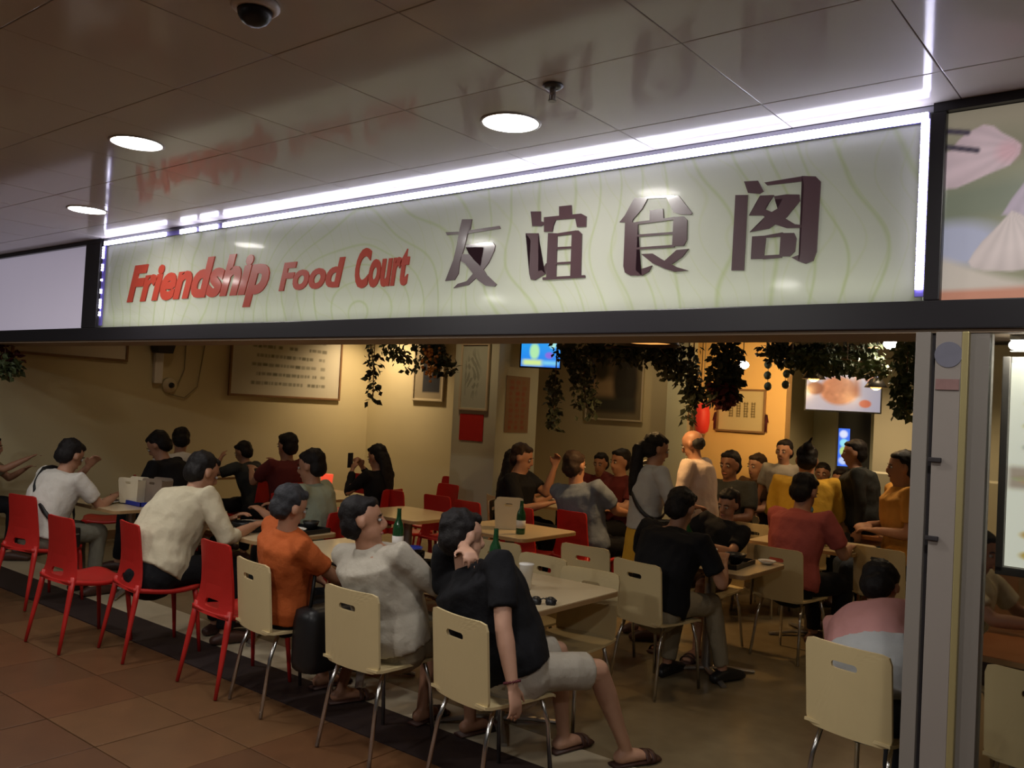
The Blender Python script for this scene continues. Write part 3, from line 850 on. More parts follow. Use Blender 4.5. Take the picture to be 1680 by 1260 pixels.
def add_hand(bm, Wp, d, nrm, side, curl=0.5, s=1.0, fr=0.0085):
    d = d.normalized(); nrm = (nrm - d * nrm.dot(d)).normalized(); lat = d.cross(nrm).normalized() * side
    loft(bm, [Wp - d * 0.01, Wp + d * 0.03 * s, Wp + d * 0.075 * s, Wp + d * 0.09 * s], [(0.026 * s, 0.018 * s), (0.036 * s, 0.017 * s), (0.040 * s, 0.014 * s), (0.036 * s, 0.012 * s)], lat, 10)
    for k, (o, L) in enumerate(((-0.030, 0.070), (-0.010, 0.078), (0.010, 0.073), (0.029, 0.058))):
        b = Wp + d * 0.082 * s + lat * o * s
        a1 = curl * 0.6; a2 = curl * 1.5
        d1 = d * math.cos(a1) - nrm * math.sin(a1); d2 = d * math.cos(a2) - nrm * math.sin(a2)
        sp = lat * o * 0.25
        p1 = b + d1 * L * 0.5 * s + sp * 0.5; p2 = p1 + d2 * L * 0.5 * s + sp * 0.3
        loft(bm, [b - d * 0.01, b, p1, p2], [fr * 1.15 * s, fr * 1.1 * s, fr * s, fr * 0.8 * s], None, 8)
    b = Wp + d * 0.025 * s - lat * 0.028 * s
    t1 = b + (d * 0.6 - lat * 0.75).normalized() * 0.042 * s - nrm * 0.008; t2 = t1 + (d * 0.95 - lat * 0.2).normalized() * 0.032 * s - nrm * 0.006
    loft(bm, [b, t1, t2], [fr * 1.4 * s, fr * 1.15 * s, fr * 0.9 * s], None, 8)

PEOPLE = {}
def person(label, head, face=90, pose='sit', lean=10, side=0, shirt='white', sleeve='short', bottom='trousers', bkey='black',
           skin='skin', hair='hair', style='short', hy=0, hp=0, rh=None, lh=None, rhint=None, lhint=None, vox=0.014, g=1.0,
           knees=None, ankles=None, shoes='brownlea', belly=0.0, hands_hi=False, rcurl=0.6, lcurl=0.6, faceon=True, pz=None, twist=0, seat=None):
    t = thing('person', label, 'person', (0, 0, 0), R(face - 90))
    zt = head[2]
    def dv(a, sd=None):
        a = R(a); sdr = R(side if sd is None else sd)
        return Vector((math.sin(sdr), math.sin(a) * math.cos(sdr), math.cos(a) * math.cos(sdr))).normalized()
    steps = [(0.4, .14), (0.9, .14), (1.15, .14), (1.2, .07)]
    rz = Matrix.Rotation(R(face - 90), 3, 'Z')
    if seat:
        tgt = rz.inverted() @ Vector((head[0] - seat[0], head[1] - seat[1], 0))
        for _ in range(30):
            KK = sum(dv(lean * a).z * l for a, l in steps) + dv(lean * 0.6 + hp * .3, side * .5).z * .148 + .130
            s = min(max((zt - (pz or .54)) / KK, .84), 1.14)
            Hh = sum((dv(lean * a) * l * s for a, l in steps), Vector()) + dv(lean * 0.6 + hp * .3, side * .5) * .148 * s
            lean = min(max(lean + (tgt.y - Hh.y) * 60, -20), 46)
            side = min(max(side + (tgt.x - Hh.x) * 60, -22), 22)
    K = sum(dv(lean * a).z * l for a, l in steps) + dv(lean * 0.6 + hp * .3, side * .5).z * .148 + .130
    if pose == 'sit':
        pzz = pz or 0.54
        s = (zt - pzz) / K
        s = min(max(s, 0.84), 1.14)
    else:
        s = zt / (0.93 + K)
        s = min(max(s, 0.80), 1.10)
        pzz = 0.93 * s
    P = [Vector((0, 0, pzz))]
    for a, l in steps:
        P.append(P[-1] + dv(lean * a) * l * s)
    nd = dv(lean * 0.6 + hp * .3, side * .5)
    H = P[4] + nd * 0.148 * s
    g = g * 1.08
    off = rz @ Vector((H.x, H.y, 0))
    t.location = (head[0] - off.x, head[1] - off.y, 0)
    if seat:
        t.location = (seat[0], seat[1], 0)
    lat = Matrix.Rotation(R(twist), 3, 'Z') @ Vector((math.cos(R(side)), 0, -math.sin(R(side))))
    up = dv(lean)
    # limbs
    sh = {k: P[3] + up * 0.035 * s + lat * k * 0.178 * s * g for k in (1, -1)}
    dflt = {1: Vector((0.14, 0.40, 0.80)), -1: Vector((-0.14, 0.40, 0.80))} if pose == 'sit' else {1: Vector((0.25, 0.05, 0.80 * s)), -1: Vector((-0.25, 0.05, 0.80 * s))}
    tg = {1: Vector(rh) if rh else dflt[1], -1: Vector(lh) if lh else dflt[-1]}
    hn = {1: Vector(rhint) if rhint else Vector((0.6, -0.5, -0.8)), -1: Vector(lhint) if lhint else Vector((-0.6, -0.5, -0.8))}
    arm = {}
    for k in (1, -1):
        E, Wv = ik(sh[k], tg[k], 0.28 * s, 0.25 * s, hn[k])
        arm[k] = (sh[k], E, Wv)
    hipj = {k: P[0] + Vector((k * 0.09 * s, 0.0, -0.01)) for k in (1, -1)}
    if pose == 'sit':
        kn = {1: Vector((0.13, 0.42 * s, 0.51)), -1: Vector((-0.13, 0.42 * s, 0.51))}
        an = {1: Vector((0.13, 0.40 * s, 0.085)), -1: Vector((-0.13, 0.46 * s, 0.085))}
    else:
        kn = {1: Vector((0.10, 0.03, 0.49 * s)), -1: Vector((-0.10, 0.02, 0.49 * s))}
        an = {1: Vector((0.11, -0.01, 0.085)), -1: Vector((-0.11, 0.0, 0.085))}
    if knees: kn = {1: Vector(knees[0]), -1: Vector(knees[1])}
    if ankles: an = {1: Vector(ankles[0]), -1: Vector(ankles[1])}
    Rh = Matrix.Rotation(R(hy), 3, 'Z') @ Matrix.Rotation(R(-hp - lean * 0.35), 3, 'X') @ Matrix.Rotation(R(side * .5), 3, 'Y')
    hs = (s if s < 1 else 1 + (s - 1) * .4) * 1.13
    def hd(x, y, z): return H + Rh @ (Vector((x, y, z)) * hs)
    # --- body
    bm = bmesh.new()
    T = [P[0] - up * 0.05 * s, P[0] + up * 0.03 * s, P[1], P[2], P[3], P[3] + up * 0.045 * s, P[4]]
    rr = [(0.15 * g, 0.105 * g), (0.155 * g, 0.11 * g), (0.135 * g, 0.10 * g + belly), (0.15 * g, 0.11 * g + belly * .5), (0.165 * g, 0.105 * g), (0.13 * g, 0.085), (0.065, 0.062)]
    loft(bm, T, [(a * s, b * s) for a, b in rr], lat, 16)
    loft(bm, [P[4] - nd * 0.02, P[4] + nd * 0.05 * s, H - nd * 0.02 * s], [0.064 * s, 0.060 * s, 0.062 * s], None, 12)
    ell(bm, hd(0, -0.008, 0.028), (0.074 * hs, 0.094 * hs, 0.088 * hs), Rh)
    ell(bm, hd(0, 0.022, -0.045), (0.056 * hs, 0.064 * hs, 0.066 * hs), Rh)
    ell(bm, hd(0, 0.058, -0.088), (0.028 * hs, 0.026 * hs, 0.022 * hs), Rh, 1)
    loft(bm, [hd(0, 0.080, 0.02), hd(0, 0.100, -0.022), hd(0, 0.096, -0.032)], [0.010, 0.014, 0.012], None, 8)
    for k in (1, -1):
        ell(bm, hd(k * 0.077, -0.004, -0.005), (0.012 * hs, 0.022 * hs, 0.033 * hs), Rh, 1)
        S, E, Wv = arm[k]
        loft(bm, [P[3] + lat * k * 0.08 * s, S, S + (E - S) * 0.35, S + (E - S) * 0.7, E], [0.06 * s, 0.058 * s, 0.050 * s, 0.043 * s, 0.040 * s], None, 12)
        loft(bm, [E, E + (Wv - E) * 0.3, E + (Wv - E) * 0.7, Wv], [0.040 * s, 0.042 * s, 0.034 * s, (0.027 * s)], None, 12)
        fd = (Wv - E).normalized()
        nrm = Vector((0, 0, 1)) if abs(fd.z) < 0.7 else Vector((k * 1.0, 0.2, 0))
        add_hand(bm, Wv, fd, nrm, k, rcurl if k == 1 else lcurl, s, 0.0085 if hands_hi else 0.0105)
        loft(bm, [hipj[k], hipj[k] + (kn[k] - hipj[k]) * .5, kn[k]], [0.085 * s, 0.075 * s, 0.056 * s], None, 12)
        loft(bm, [kn[k], kn[k] + (an[k] - kn[k]) * .3, kn[k] + (an[k] - kn[k]) * .75, an[k]], [0.054 * s, 0.055 * s, 0.038 * s, 0.034 * s], None, 12)
        sk = an[k] - kn[k]
        ff = Vector((k * 0.12, 1, 0)).normalized()
        fb = Vector((an[k].x, an[k].y, 0.0))
        loft(bm, [fb - ff * 0.03 + Vector((0, 0, 0.045)), fb + ff * 0.06 + Vector((0, 0, 0.045)), fb + ff * 0.15 + Vector((0, 0, 0.028))], [(0.036, 0.034), (0.040, 0.032), (0.042, 0.018)], (1, 0, 0), 10)
    sd = random.random() * 50
    remesh(bm, 'body', M[skin], t, vox, it=2)
    cv = max(vox, 0.012)
    # --- shirt
    c = 0.013
    bm = bmesh.new()
    T2 = [P[0] - up * 0.045 * s, P[0] + up * 0.03 * s, P[1], P[2], P[3], P[3] + up * 0.05 * s, P[4] - up * 0.012, P[4] + up * 0.014]
    rr2 = [(a + c + 0.014, b + c + 0.016) for a, b in rr[:5]] + [(0.137 * g + c, 0.092 + c), (0.100, 0.088), (0.078, 0.074)]
    loft(bm, T2, [(a * s, b * s) for a, b in rr2], lat, 18, 'flat')
    for k in (1, -1):
        S, E, Wv = arm[k]
        if sleeve == 'none':
            loft(bm, [P[3] + lat * k * 0.08 * s, S], [0.07 * s, 0.064 * s], None, 12, 'round', 'flat')
        elif sleeve == 'short':
            loft(bm, [P[3] + lat * k * 0.08 * s, S, S + (E - S) * 0.4, S + (E - S) * 0.72], [0.075 * s, 0.073 * s, 0.069 * s, 0.066 * s], None, 14, 'round', 'flat')
        else:
            fr = {'elbow': 0.15, 'rolled': 0.35, 'long': 0.93}[sleeve]
            loft(bm, [P[3] + lat * k * 0.08 * s, S, S + (E - S) * 0.5, E, E + (Wv - E) * fr], [0.075 * s, 0.072 * s, 0.065 * s, 0.057 * s, 0.050 * s if fr < .9 else 0.038 * s], None, 14, 'round', 'flat')
    remesh(bm, 'shirt', CL[shirt], t, cv, 0.011, 9, 2, sd)
    # --- trousers, shorts or skirt
    bm = bmesh.new()
    if bottom == 'skirt':
        base = P[0].z
        if pose == 'sit':
            loft(bm, [P[0] + Vector((0, 0, .05)), P[0] + Vector((0, .08, 0)), (kn[1] + kn[-1]) / 2 + Vector((0, .05, 0))], [(0.165 * s, .12 * s), (0.20 * s, .11 * s), (0.22 * s, .09 * s)], (1, 0, 0), 18, 'flat')
        else:
            loft(bm, [P[0] + Vector((0, 0, .07)), P[0] - Vector((0, 0, .08)), P[0] - Vector((0, 0, .38 * s))], [(0.15 * s, .115 * s), (0.175 * s, .14 * s), (0.21 * s, .17 * s)], (1, 0, 0), 18, 'flat')
    else:
        loft(bm, [P[0] - up * 0.055 * s, P[0] + up * 0.02, P[0] + up * 0.07 * s], [((0.148 * g + .006) * s, (0.105 * g + .008) * s), ((0.150 * g + .006) * s, (0.108 * g + .008) * s), (0.135 * s * g, 0.10 * s * g)], lat, 18, 'round', 'flat')
        for k in (1, -1):
            if bottom == 'shorts':
                loft(bm, [hipj[k], hipj[k] + (kn[k] - hipj[k]) * .5, hipj[k] + (kn[k] - hipj[k]) * .88], [0.098 * s, 0.094 * s, 0.088 * s], None, 14, 'round', 'flat')
            else:
                loft(bm, [hipj[k], hipj[k] + (kn[k] - hipj[k]) * .5, kn[k]], [0.097 * s, 0.088 * s, 0.070 * s], None, 14)
                loft(bm, [kn[k], kn[k] + (an[k] - kn[k]) * .5, an[k] + (kn[k] - an[k]) * .06], [0.070 * s, 0.060 * s, 0.053 * s], None, 14, 'round', 'flat')
    remesh(bm, {'trousers': 'trousers', 'shorts': 'shorts', 'skirt': 'skirt'}[bottom], CL[bkey], t, cv, 0.009, 8, 2, sd + 9)
    # --- shoes
    for k in (1, -1):
        ff = Vector((k * 0.12, 1, 0)).normalized(); fb = Vector((an[k].x, an[k].y, 0.0))
        la = Vector((ff.y, -ff.x, 0))
        bm = bmesh.new()
        if shoes == 'sandal':
            loft(bm, [fb - ff * 0.075 + Vector((0, 0, 0.012)), fb + ff * 0.05 + Vector((0, 0, 0.012)), fb + ff * 0.13 + Vector((0, 0, 0.012)), fb + ff * 0.20 + Vector((0, 0, 0.012))], [(0.036, 0.012), (0.042, 0.012), (0.050, 0.012), (0.034, 0.012)], la, 14, 'flat')
            for q, hh in ((0.11, 0.052), (0.145, 0.044)):
                pts = [fb + ff * q + la * (0.050 * math.cos(R(a))) + Vector((0, 0, 0.012 + hh * math.sin(R(a)))) for a in range(0, 181, 20)]
                loft(bm, pts, [(0.014, 0.004)] * len(pts), ff, 6, 'flat')
            fin('sandal', bm, M['brownlea'], t, True)
        else:
            loft(bm, [fb - ff * 0.07 + Vector((0, 0, 0.035)), fb + Vector((0, 0, 0.05)), fb + ff * 0.07 + Vector((0, 0, 0.045)), fb + ff * 0.17 + Vector((0, 0, 0.030))], [(0.036, 0.032), (0.043, 0.048), (0.047, 0.043), (0.046, 0.028)], la, 14)
            fin('shoe', bm, M[shoes], t, True)
    # --- hair
    bm = bmesh.new()
    hv = 0.009 if vox < 0.013 else 0.012
    if style == 'bald':
        ell(bm, hd(0, -0.045, -0.005), (0.080 * hs, 0.062 * hs, 0.055 * hs), Rh)
    else:
        ell(bm, hd(0, -0.026, 0.046), (0.083 * hs, 0.089 * hs, 0.084 * hs), Rh)
        ell(bm, hd(0, -0.050, -0.008), (0.080 * hs, 0.062 * hs, 0.076 * hs), Rh)
        ell(bm, hd(0, 0.034, 0.080), (0.062 * hs, 0.040 * hs, 0.030 * hs), Rh)
        if style in ('long', 'ponytail'):
            a0 = hd(0, -0.07, 0.0)
            if style == 'long':
                pts = [a0, hd(0, -0.085, -0.10) + Vector((0, 0, -.02)), Vector((P[3].x, P[3].y - .12 * s, P[3].z + .02)), Vector((P[2].x, P[2].y - 0.14 * s, P[2].z + .02))]
                loft(bm, pts, [(0.080, 0.05), (0.085, 0.045), (0.085, 0.035), (0.05, 0.02)], lat, 12)
            else:
                pts = [hd(0, -0.09, 0.03), hd(0, -0.135, -0.02), Vector((P[3].x, P[3].y - .135 * s, P[3].z + .08)), Vector((P[3].x, P[3].y - 0.15 * s, P[3].z - .06)), Vector((P[2].x, P[2].y - 0.15 * s, P[2].z - .02))]
                loft(bm, pts, [0.03, 0.045, 0.05, 0.045, 0.02], lat, 12)
        if style == 'bun':
            ell(bm, hd(0, -0.10, 0.09), (0.045, 0.045, 0.045), Rh)
            loft(bm, [hd(0, -.1, .1), hd(0.03, -.14, .15)], [0.02, 0.012], None, 8)
    remesh(bm, 'hair', M[hair], t, hv, 0.008, 30, 1, sd)
    # --- face
    if faceon:
        for k in (1, -1):
            bm = bmesh.new(); ell(bm, hd(k * 0.029, 0.076, 0.002), (0.013 * hs, 0.010 * hs, 0.009 * hs), Rh, 1)
            e = fin('eye', bm, M['eyewhite'], t, True)
            bm = bmesh.new(); ell(bm, hd(k * 0.029, 0.0845, 0.002), (0.0055 * hs, 0.003 * hs, 0.0055 * hs), Rh, 1)
            fin('iris', bm, M['iris'], e, True)
            bm = bmesh.new()
            loft(bm, [hd(k * 0.012, 0.084, 0.021), hd(k * 0.030, 0.083, 0.026), hd(k * 0.046, 0.073, 0.020)], [0.003, 0.004, 0.0025], None, 6)
            fin('eyebrow', bm, M[hair], t, True)
        bm = bmesh.new(); ell(bm, hd(0, 0.080, -0.060), (0.024 * hs, 0.010 * hs, 0.008 * hs), Rh, 1)
        fin('mouth', bm, M['lip'], t, True)
    PEOPLE[label] = dict(t=t, P=P, H=H, hd=hd, lat=lat, up=up, arm=arm, s=s, rz=rz, g=g)
    return t

def world_of(label, v):
    d = PEOPLE[label]
    return d['t'].location + d['rz'] @ Vector(v)

def strap_bag(label, who, cat, m, top_side=1, bag=True, size=(0.20, 0.07, 0.14), strapw=0.016, bag_off=(0, 0, 0)):
    """a band from one shoulder round the torso to the opposite hip, with a small bag"""
    d = PEOPLE[who]; s = d['s']; P = d['P']; up = d['up']; lat = d['lat']; g = d['g']
    f = up.cross(lat).normalized() * -1
    f = lat.cross(up).normalized() * -1
    fwd = Vector((0, 1, 0)); fwd = (fwd - up * fwd.dot(up)).normalized()
    b = thing('shoulder_bag', label, cat, tuple(d['t'].location), d['t'].rotation_euler[2])
    pts = []
    for k in range(0, 29):
        a = 2 * math.pi * k / 28
        lx = math.cos(a) * top_side            # +: shoulder side
        tt = (lx + 1) / 2
        base = P[0].lerp(P[3], 0.18 + 0.98 * tt)
        w = (0.205 - 0.105 * tt) if lx > 0 else (0.188 + 0.0 * tt)
        if tt > .85: base = base + up * (0.035 * s)
        dep = 0.150 if tt < 0.9 else 0.125
        pts.append(base + lat * math.cos(a) * w * s * g + fwd * math.sin(a) * dep * s * g)
    bm = bmesh.new()
    loft(bm, pts, [(strapw, 0.004)] * len(pts), up, 6, 'flat')
    fin('strap', bm, m, b, True)
    if bag:
        c = P[0] + up * 0.06 - lat * top_side * 0.225 * s + fwd * 0.05 + Vector(bag_off)
        bb = bx(bmesh.new(), c.x - size[1] / 2, c.x + size[1] / 2, c.y - size[0] / 2, c.y + size[0] / 2, c.z - size[2], c.z + 0.02, 0.02)
        fin('pouch', bb, m, b, True)
        zz = bx(bmesh.new(), c.x - size[1] / 2 - .004, c.x + size[1] / 2 + .004, c.y - size[0] * .4, c.y + size[0] * .4, c.z - 0.035, c.z - 0.025, 0.002)
        fin('zip', zz, M['steel'], b)
    return b

def chair_for(who, kind, label, back=0.07, turn=0):
    t = PEOPLE[who]['t']; a = t.rotation_euler[2]
    f = Vector((-math.sin(a), math.cos(a), 0))
    return (red_chair if kind == 'red' else beige_chair)(label, t.location + f * back, a + R(turn))

# ------------------------------------------------------------------ tables
table('pale table with a cream caddy on a blue tray at far left', -7.35, -6.55, 3.40, 4.10)
table('table crowded with dark trays in front of the man in the cream jumper', -5.62, -4.80, 3.46, 4.14)
table('pale table behind the man in the orange shirt', -4.62, -3.46, 3.36, 4.10)
table('pale table with foam cup, sunglasses and beer, nearest to the camera', -3.42, -2.45, 3.30, 4.12)
table('small pale table loaded with a dark tray of bowls', -2.95, -2.18, 5.12, 5.80)
table('table where the man in the salmon polo shirt leans', -2.85, -2.03, 6.70, 7.36)
table('round-cornered table with a cream caddy, in front of two red chairs', -4.68, -3.87, 5.08, 5.80)
table('table between the far red chairs and the woman with the phone', -7.30, -6.40, 5.35, 6.05)
table('narrow table at the left wall before the hunched diner', -9.25, -8.62, 5.35, 6.10)
table('table half hidden behind the big dark head of the man in orange', -5.75, -4.95, 5.05, 5.72)
table('table of the diners by the back wall', -5.55, -4.75, 7.00, 7.70)
table('orange table top seen through the glass on the right', -0.80, 0.12, 4.26, 4.96)
bpy.data.objects['table_top.011'].data.materials.clear(); bpy.data.objects['table_top.011'].data.materials.append(M['orangetab'])
cn = thing('service_counter', 'low orange wooden counter with crumpled paper near the post', 'counter', (-1.75, 8.3, 0))
fin('counter_body', box(-0.62, 0.62, -0.30, 0.30, 0.0, 0.70, 0.006), M['partition'], cn)
fin('counter_top', box(-0.66, 0.66, -0.34, 0.34, 0.70, 0.74, 0.008), M['orangetab'], cn)

# ------------------------------------------------------------------ chairs
red_chair('red plastic chair at the left picture edge, under the man in the white T-shirt', (-7.06, 3.13, 0), R(12))
red_chair('empty red plastic chair with its seat bare, second from the left edge', (-5.80, 2.87, 0), R(3))
red_chair('red plastic chair seen edge-on under the man in the cream jumper', (-5.32, 3.10, 0), R(-8))
red_chair('empty red plastic chair touching the first beige chair, nearest red one', (-4.42, 3.13, 0), R(-3))
beige_chair('beige chair under the man in the orange shirt', (-3.97, 3.10, 0), R(-9))
beige_chair('beige chair under the man in the greyish white shirt', (-3.15, 3.05, 0), R(0))
beige_chair('beige chair under the man in black whose arm hangs down', (-2.45, 3.08, 0), R(-10))
beige_chair('beige chair under the person in pink, next to the grey post', (-1.07, 3.93, 0), R(-13))
beige_chair('beige chair under the man in black at the small tray table', (-2.65, 4.93, 0), R(-11))
beige_chair('empty beige chair behind the foam cup, farther left', (-3.17, 4.12, 0), R(176))
beige_chair('empty beige chair behind the foam cup, right one, tucked under the table', (-2.70, 3.98, 0), R(184))
beige_chair('empty beige chair standing between the cup table and the caddy table', (-3.24, 5.17, 0), R(2))
beige_chair('beige chair in the shade in front of the red chair pair', (-3.72, 4.80, 0), R(6))
beige_chair('beige chair under the man in the salmon polo shirt', (-2.33, 6.33, 0), R(-7))
beige_chair('beige chair with a dark slot between two dark-clothed diners at the back', (-3.05, 7.55, 0), R(0))
beige_chair('beige chair by the far table, under the dark-clothed standing man', (-1.85, 7.05, 0), R(-5))
beige_chair('beige chair under the man across the tray table', (-2.84, 6.02, 0), R(182))
beige_chair('beige chair seen through the glass right of the post', (-0.45, 4.11, 0), R(-3))
red_chair('dark red chair back behind the man in the cream jumper', (-6.25, 4.95, 0), R(4))
red_chair('red chair back right behind the face of the man in the greyish white shirt', (-4.93, 4.72, 0), R(0))
red_chair('empty red chair left of the blue-shirted man', (-4.66, 6.22, 0), R(4))
red_chair('red chair under the blue-shirted man', (-4.20, 6.42, 0), R(-4))
red_chair('far red chair left of the woman with the phone', (-7.60, 6.62, 0), R(185))
red_chair('red chair at the foot of the lit corner, right behind the woman with the phone', (-6.92, 7.45, 0), R(182))
red_chair('dark red chair before the lit corner, left of the pillar foot', (-6.34, 6.72, 0), R(176))
red_chair('red chair just right of the lit corner, nearest the pillar foot', (-5.62, 6.22, 0), R(4))
red_chair('red chair below the woman with the phone', (-6.15, 6.15, 0), R(2))
red_chair('red chair left of the cream caddy on the back table', (-5.14, 6.14, 0), R(-4))
red_chair('red chair at the left wall behind the cream caddy', (-8.25, 4.20, 0), R(150))

# ------------------------------------------------------------------ people
# front row
N_WHITE = 'man in white T-shirt with dark strap across his back, leaning on the far left table'
N_CREAM = 'man in a cream long-sleeved jumper and black trousers on a red chair'
N_ORANGE = 'grey-haired man in an orange shirt with a black bag on a beige chair'
N_GREY = 'man in a greyish white shirt turning his face right, on the middle beige chair'
N_BLACK = 'man in a black T-shirt and grey shorts, one hand behind neck, other arm hanging'
person(N_WHITE, (-7.061,3.278,1.253), 100, lean=34, hp=18, shirt='white', bottom='trousers', bkey='greytrouser', rh=(0.16, 0.52, 0.80), lh=(-0.10, 0.44, 1.02), vox=0.013, g=1.12, belly=.02, seat=(-7.05, 3.08))
strap_bag('dark strap bag worn by the man in the white T-shirt', N_WHITE, 'bag', M['blackp'], -1)
person(N_CREAM, (-5.382,3.400,1.278), 84, lean=32, hp=12, shirt='cream', sleeve='rolled', bkey='black', rh=(0.16, 0.58, 0.79), lh=(-0.10, 0.54, 0.80), vox=0.012, g=1.22, belly=.03, seat=(-5.31, 3.06))
person(N_ORANGE, (-3.861,2.978,1.212), 80, lean=16, hp=22, shirt='orange', bkey='black', hair='hairgrey', rh=(0.16, 0.36, 0.62), lh=(-0.12, 0.30, 0.62), vox=0.011, g=1.12, bottom='shorts', shoes='sandal', knees=((0.15, 0.44, 0.50), (-0.13, 0.44, 0.50)), ankles=((0.16, 0.30, 0.085), (-0.12, 0.34, 0.085)), hands_hi=True, seat=(-3.95, 3.04))
person(N_GREY, (-3.204,2.861,1.227), 86, lean=4, hp=0, hy=-42, shirt='greywhite', sleeve='elbow', bkey='khaki', rh=(0.22, 0.33, 0.66), lh=(-0.10, 0.36, 0.66), vox=0.010, g=1.24, belly=.015, bottom='shorts', shoes='sandal', ankles=((0.15, 0.42, 0.085), (-0.13, 0.34, 0.085)), hands_hi=True, seat=(-3.11, 3.07))
person(N_BLACK, (-2.659,3.014,1.213), 74, lean=-10, side=-5, hp=14, hy=-4, shirt='black', bottom='shorts', bkey='shorts', skin='skin2',
       rh=(0.30, -0.16, 0.42), rhint=(0.3, -0.9, 0.0), lh=(-0.10, -0.20, 1.06), lhint=(-1.0, 0.15, 0.95), vox=0.0095, g=1.34, belly=.03, shoes='sandal',
       knees=((0.14, 0.42, 0.50), (-0.16, 0.42, 0.51)), ankles=((0.10, 0.66, 0.085), (-0.18, 0.50, 0.085)), hands_hi=True, rcurl=0.45, lcurl=0.9, faceon=False, seat=(-2.43, 3.12))
N_PINK = 'person in a pink shirt over white, dark hair half hidden by the grey post'
person(N_PINK, (-1.165,4.401,1.063), 77, lean=20, hp=20, shirt='pink', sleeve='elbow', bkey='denim', vox=0.011, g=1.3, rh=(0.14, 0.30, 0.64), lh=(-0.12, 0.30, 0.64), hands_hi=True, faceon=False, seat=(-1.05, 3.93))
dd = PEOPLE[N_PINK]
bm = bmesh.new()
loft(bm, [dd['P'][0] - dd['up'] * 0.05, dd['P'][1], dd['P'][1].lerp(dd['P'][2], 0.55)], [(0.262, 0.200), (0.252, 0.195), (0.248, 0.190)], dd['lat'], 20, 'flat')
remesh(bm, 'undershirt', CL['blouse'], dd['t'], 0.012, 0.008, 9, 1, 3)
N_GLASS = 'diner in a beige short-sleeved shirt behind the glass right of the post'
person(N_GLASS, (-0.90, 5.06, 1.20), -12, lean=10, hp=10, shirt='cream', bkey='black', vox=0.013, rh=(0.15, 0.46, 0.80), lh=(-0.22, 0.40, 0.80))
chair_for(N_GLASS, 'beige', 'beige chair of the diner behind the glass')
# middle
N_TRAY = 'man in a black shirt seen from behind at the small tray table'
person(N_TRAY, (-2.568,5.004,1.241), 80, lean=8, hp=12, shirt='black', bkey='khaki', vox=0.012, rh=(0.24, 0.34, 0.80), lh=(-0.16, 0.34, 0.79), g=1.22, shoes='blackp', ankles=((0.16, 0.50, 0.085), (-0.13, 0.30, 0.085)), seat=(-2.64, 4.87))
person('man in a dark shirt and shorts facing the camera across the tray table', (-2.746,6.082,1.121), -95, lean=24, hp=16, shirt='black', bottom='shorts', bkey='brown', skin='skin', vox=0.012, rh=(0.14, 0.36, 0.80), lh=(-0.16, 0.36, 0.80), shoes='sandal', seat=(-2.85, 6.08))
N_SALMON = 'man in a salmon polo shirt with a blue mask at his chin'
person(N_SALMON, (-2.320,6.478,1.315), 74, lean=22, hp=16, shirt='salmon', bkey='black', vox=0.012, rh=(0.16, 0.46, 0.78), lh=(-0.12, 0.44, 0.80), g=1.10, seat=(-2.34, 6.33))
N_GREEN = 'young man in a pale green shirt facing left in the left half'
person(N_GREEN, (-5.362,4.311,1.291), 205, lean=10, hp=8, shirt='palegreen', bkey='darkgrey', vox=0.013, rh=(0.12, 0.40, 0.82), lh=(-0.2, 0.38, 0.82), g=1.1)
chair_for(N_GREEN, 'red', 'red chair under the man in the pale green shirt')
N_PONY = 'standing woman with a long black ponytail, pale blouse and yellow skirt'
person(N_PONY, (-3.293,5.951,1.552), 50, 'stand', lean=8, hp=12, shirt='blouse', sleeve='elbow', bottom='skirt', bkey='yellow', style='ponytail', rh=(0.16, 0.34, 1.02), lh=(-0.12, 0.32, 1.0), vox=0.013, g=0.98)
strap_bag('black shoulder bag of the ponytailed woman', N_PONY, 'bag', M['blackp'], -1)
N_BALD = 'standing bald man in a pinkish white shirt facing the ponytailed woman'
person(N_BALD, (-3.441,6.855,1.582), 185, 'stand', lean=10, hp=20, shirt='whitepink', sleeve='elbow', bkey='khaki', style='bald', hair='hairgrey', rh=(0.14, 0.28, 1.02), lh=(-0.16, 0.28, 0.98), vox=0.013, g=1.1)
# left wall
N_BEND = 'man in a black shirt bending over the caddy table at the left wall'
person(N_BEND, (-7.688,4.376,1.296), 215, lean=22, hp=26, shirt='black', bkey='black', vox=0.016, g=1.2)
chair_for(N_BEND, 'red', 'red chair under the bending man in black at the left wall')
N_BW = 'diner in a white shirt bent behind the man in black at the left wall'
person(N_BW, (-8.491,5.080,1.289), 150, lean=20, hp=18, shirt='white', bkey='darkgrey', vox=0.018)
chair_for(N_BW, 'red', 'red chair under the white-shirted diner at the left wall')
N_HUNCH = 'hunched diner with lifted forearms by the left wall'
person(N_HUNCH, (-8.015,5.527,1.178), 200, lean=22, hp=16, shirt='darkgrey', bkey='black', vox=0.018, rh=(0.2, 0.30, 1.0), lh=(-0.16, 0.34, 1.0))
chair_for(N_HUNCH, 'red', 'red chair under the hunched diner at the left wall')
N_MAR = 'man in a maroon shirt reaching left, before the large framed calligraphy'
person(N_MAR, (-7.240,5.500,1.316), 185, lean=6, hp=4, shirt='maroon', bkey='black', vox=0.018, rh=(0.25, 0.45, 0.98), lh=(-0.1, 0.45, 0.92), g=1.1)
chair_for(N_MAR, 'red', 'red chair under the man in maroon at the left wall')
N_PHONE = 'woman with long dark hair looking at a phone, in profile before the lit corner'
person(N_PHONE, (-6.377,5.934,1.257), 190, lean=6, hp=16, shirt='black', sleeve='long', bkey='khaki', style='long', vox=0.016, rh=(0.10, 0.32, 1.02), lh=(-0.08, 0.30, 0.98), g=0.95)
chair_for(N_PHONE, 'red', 'far red chair under the woman with the phone')
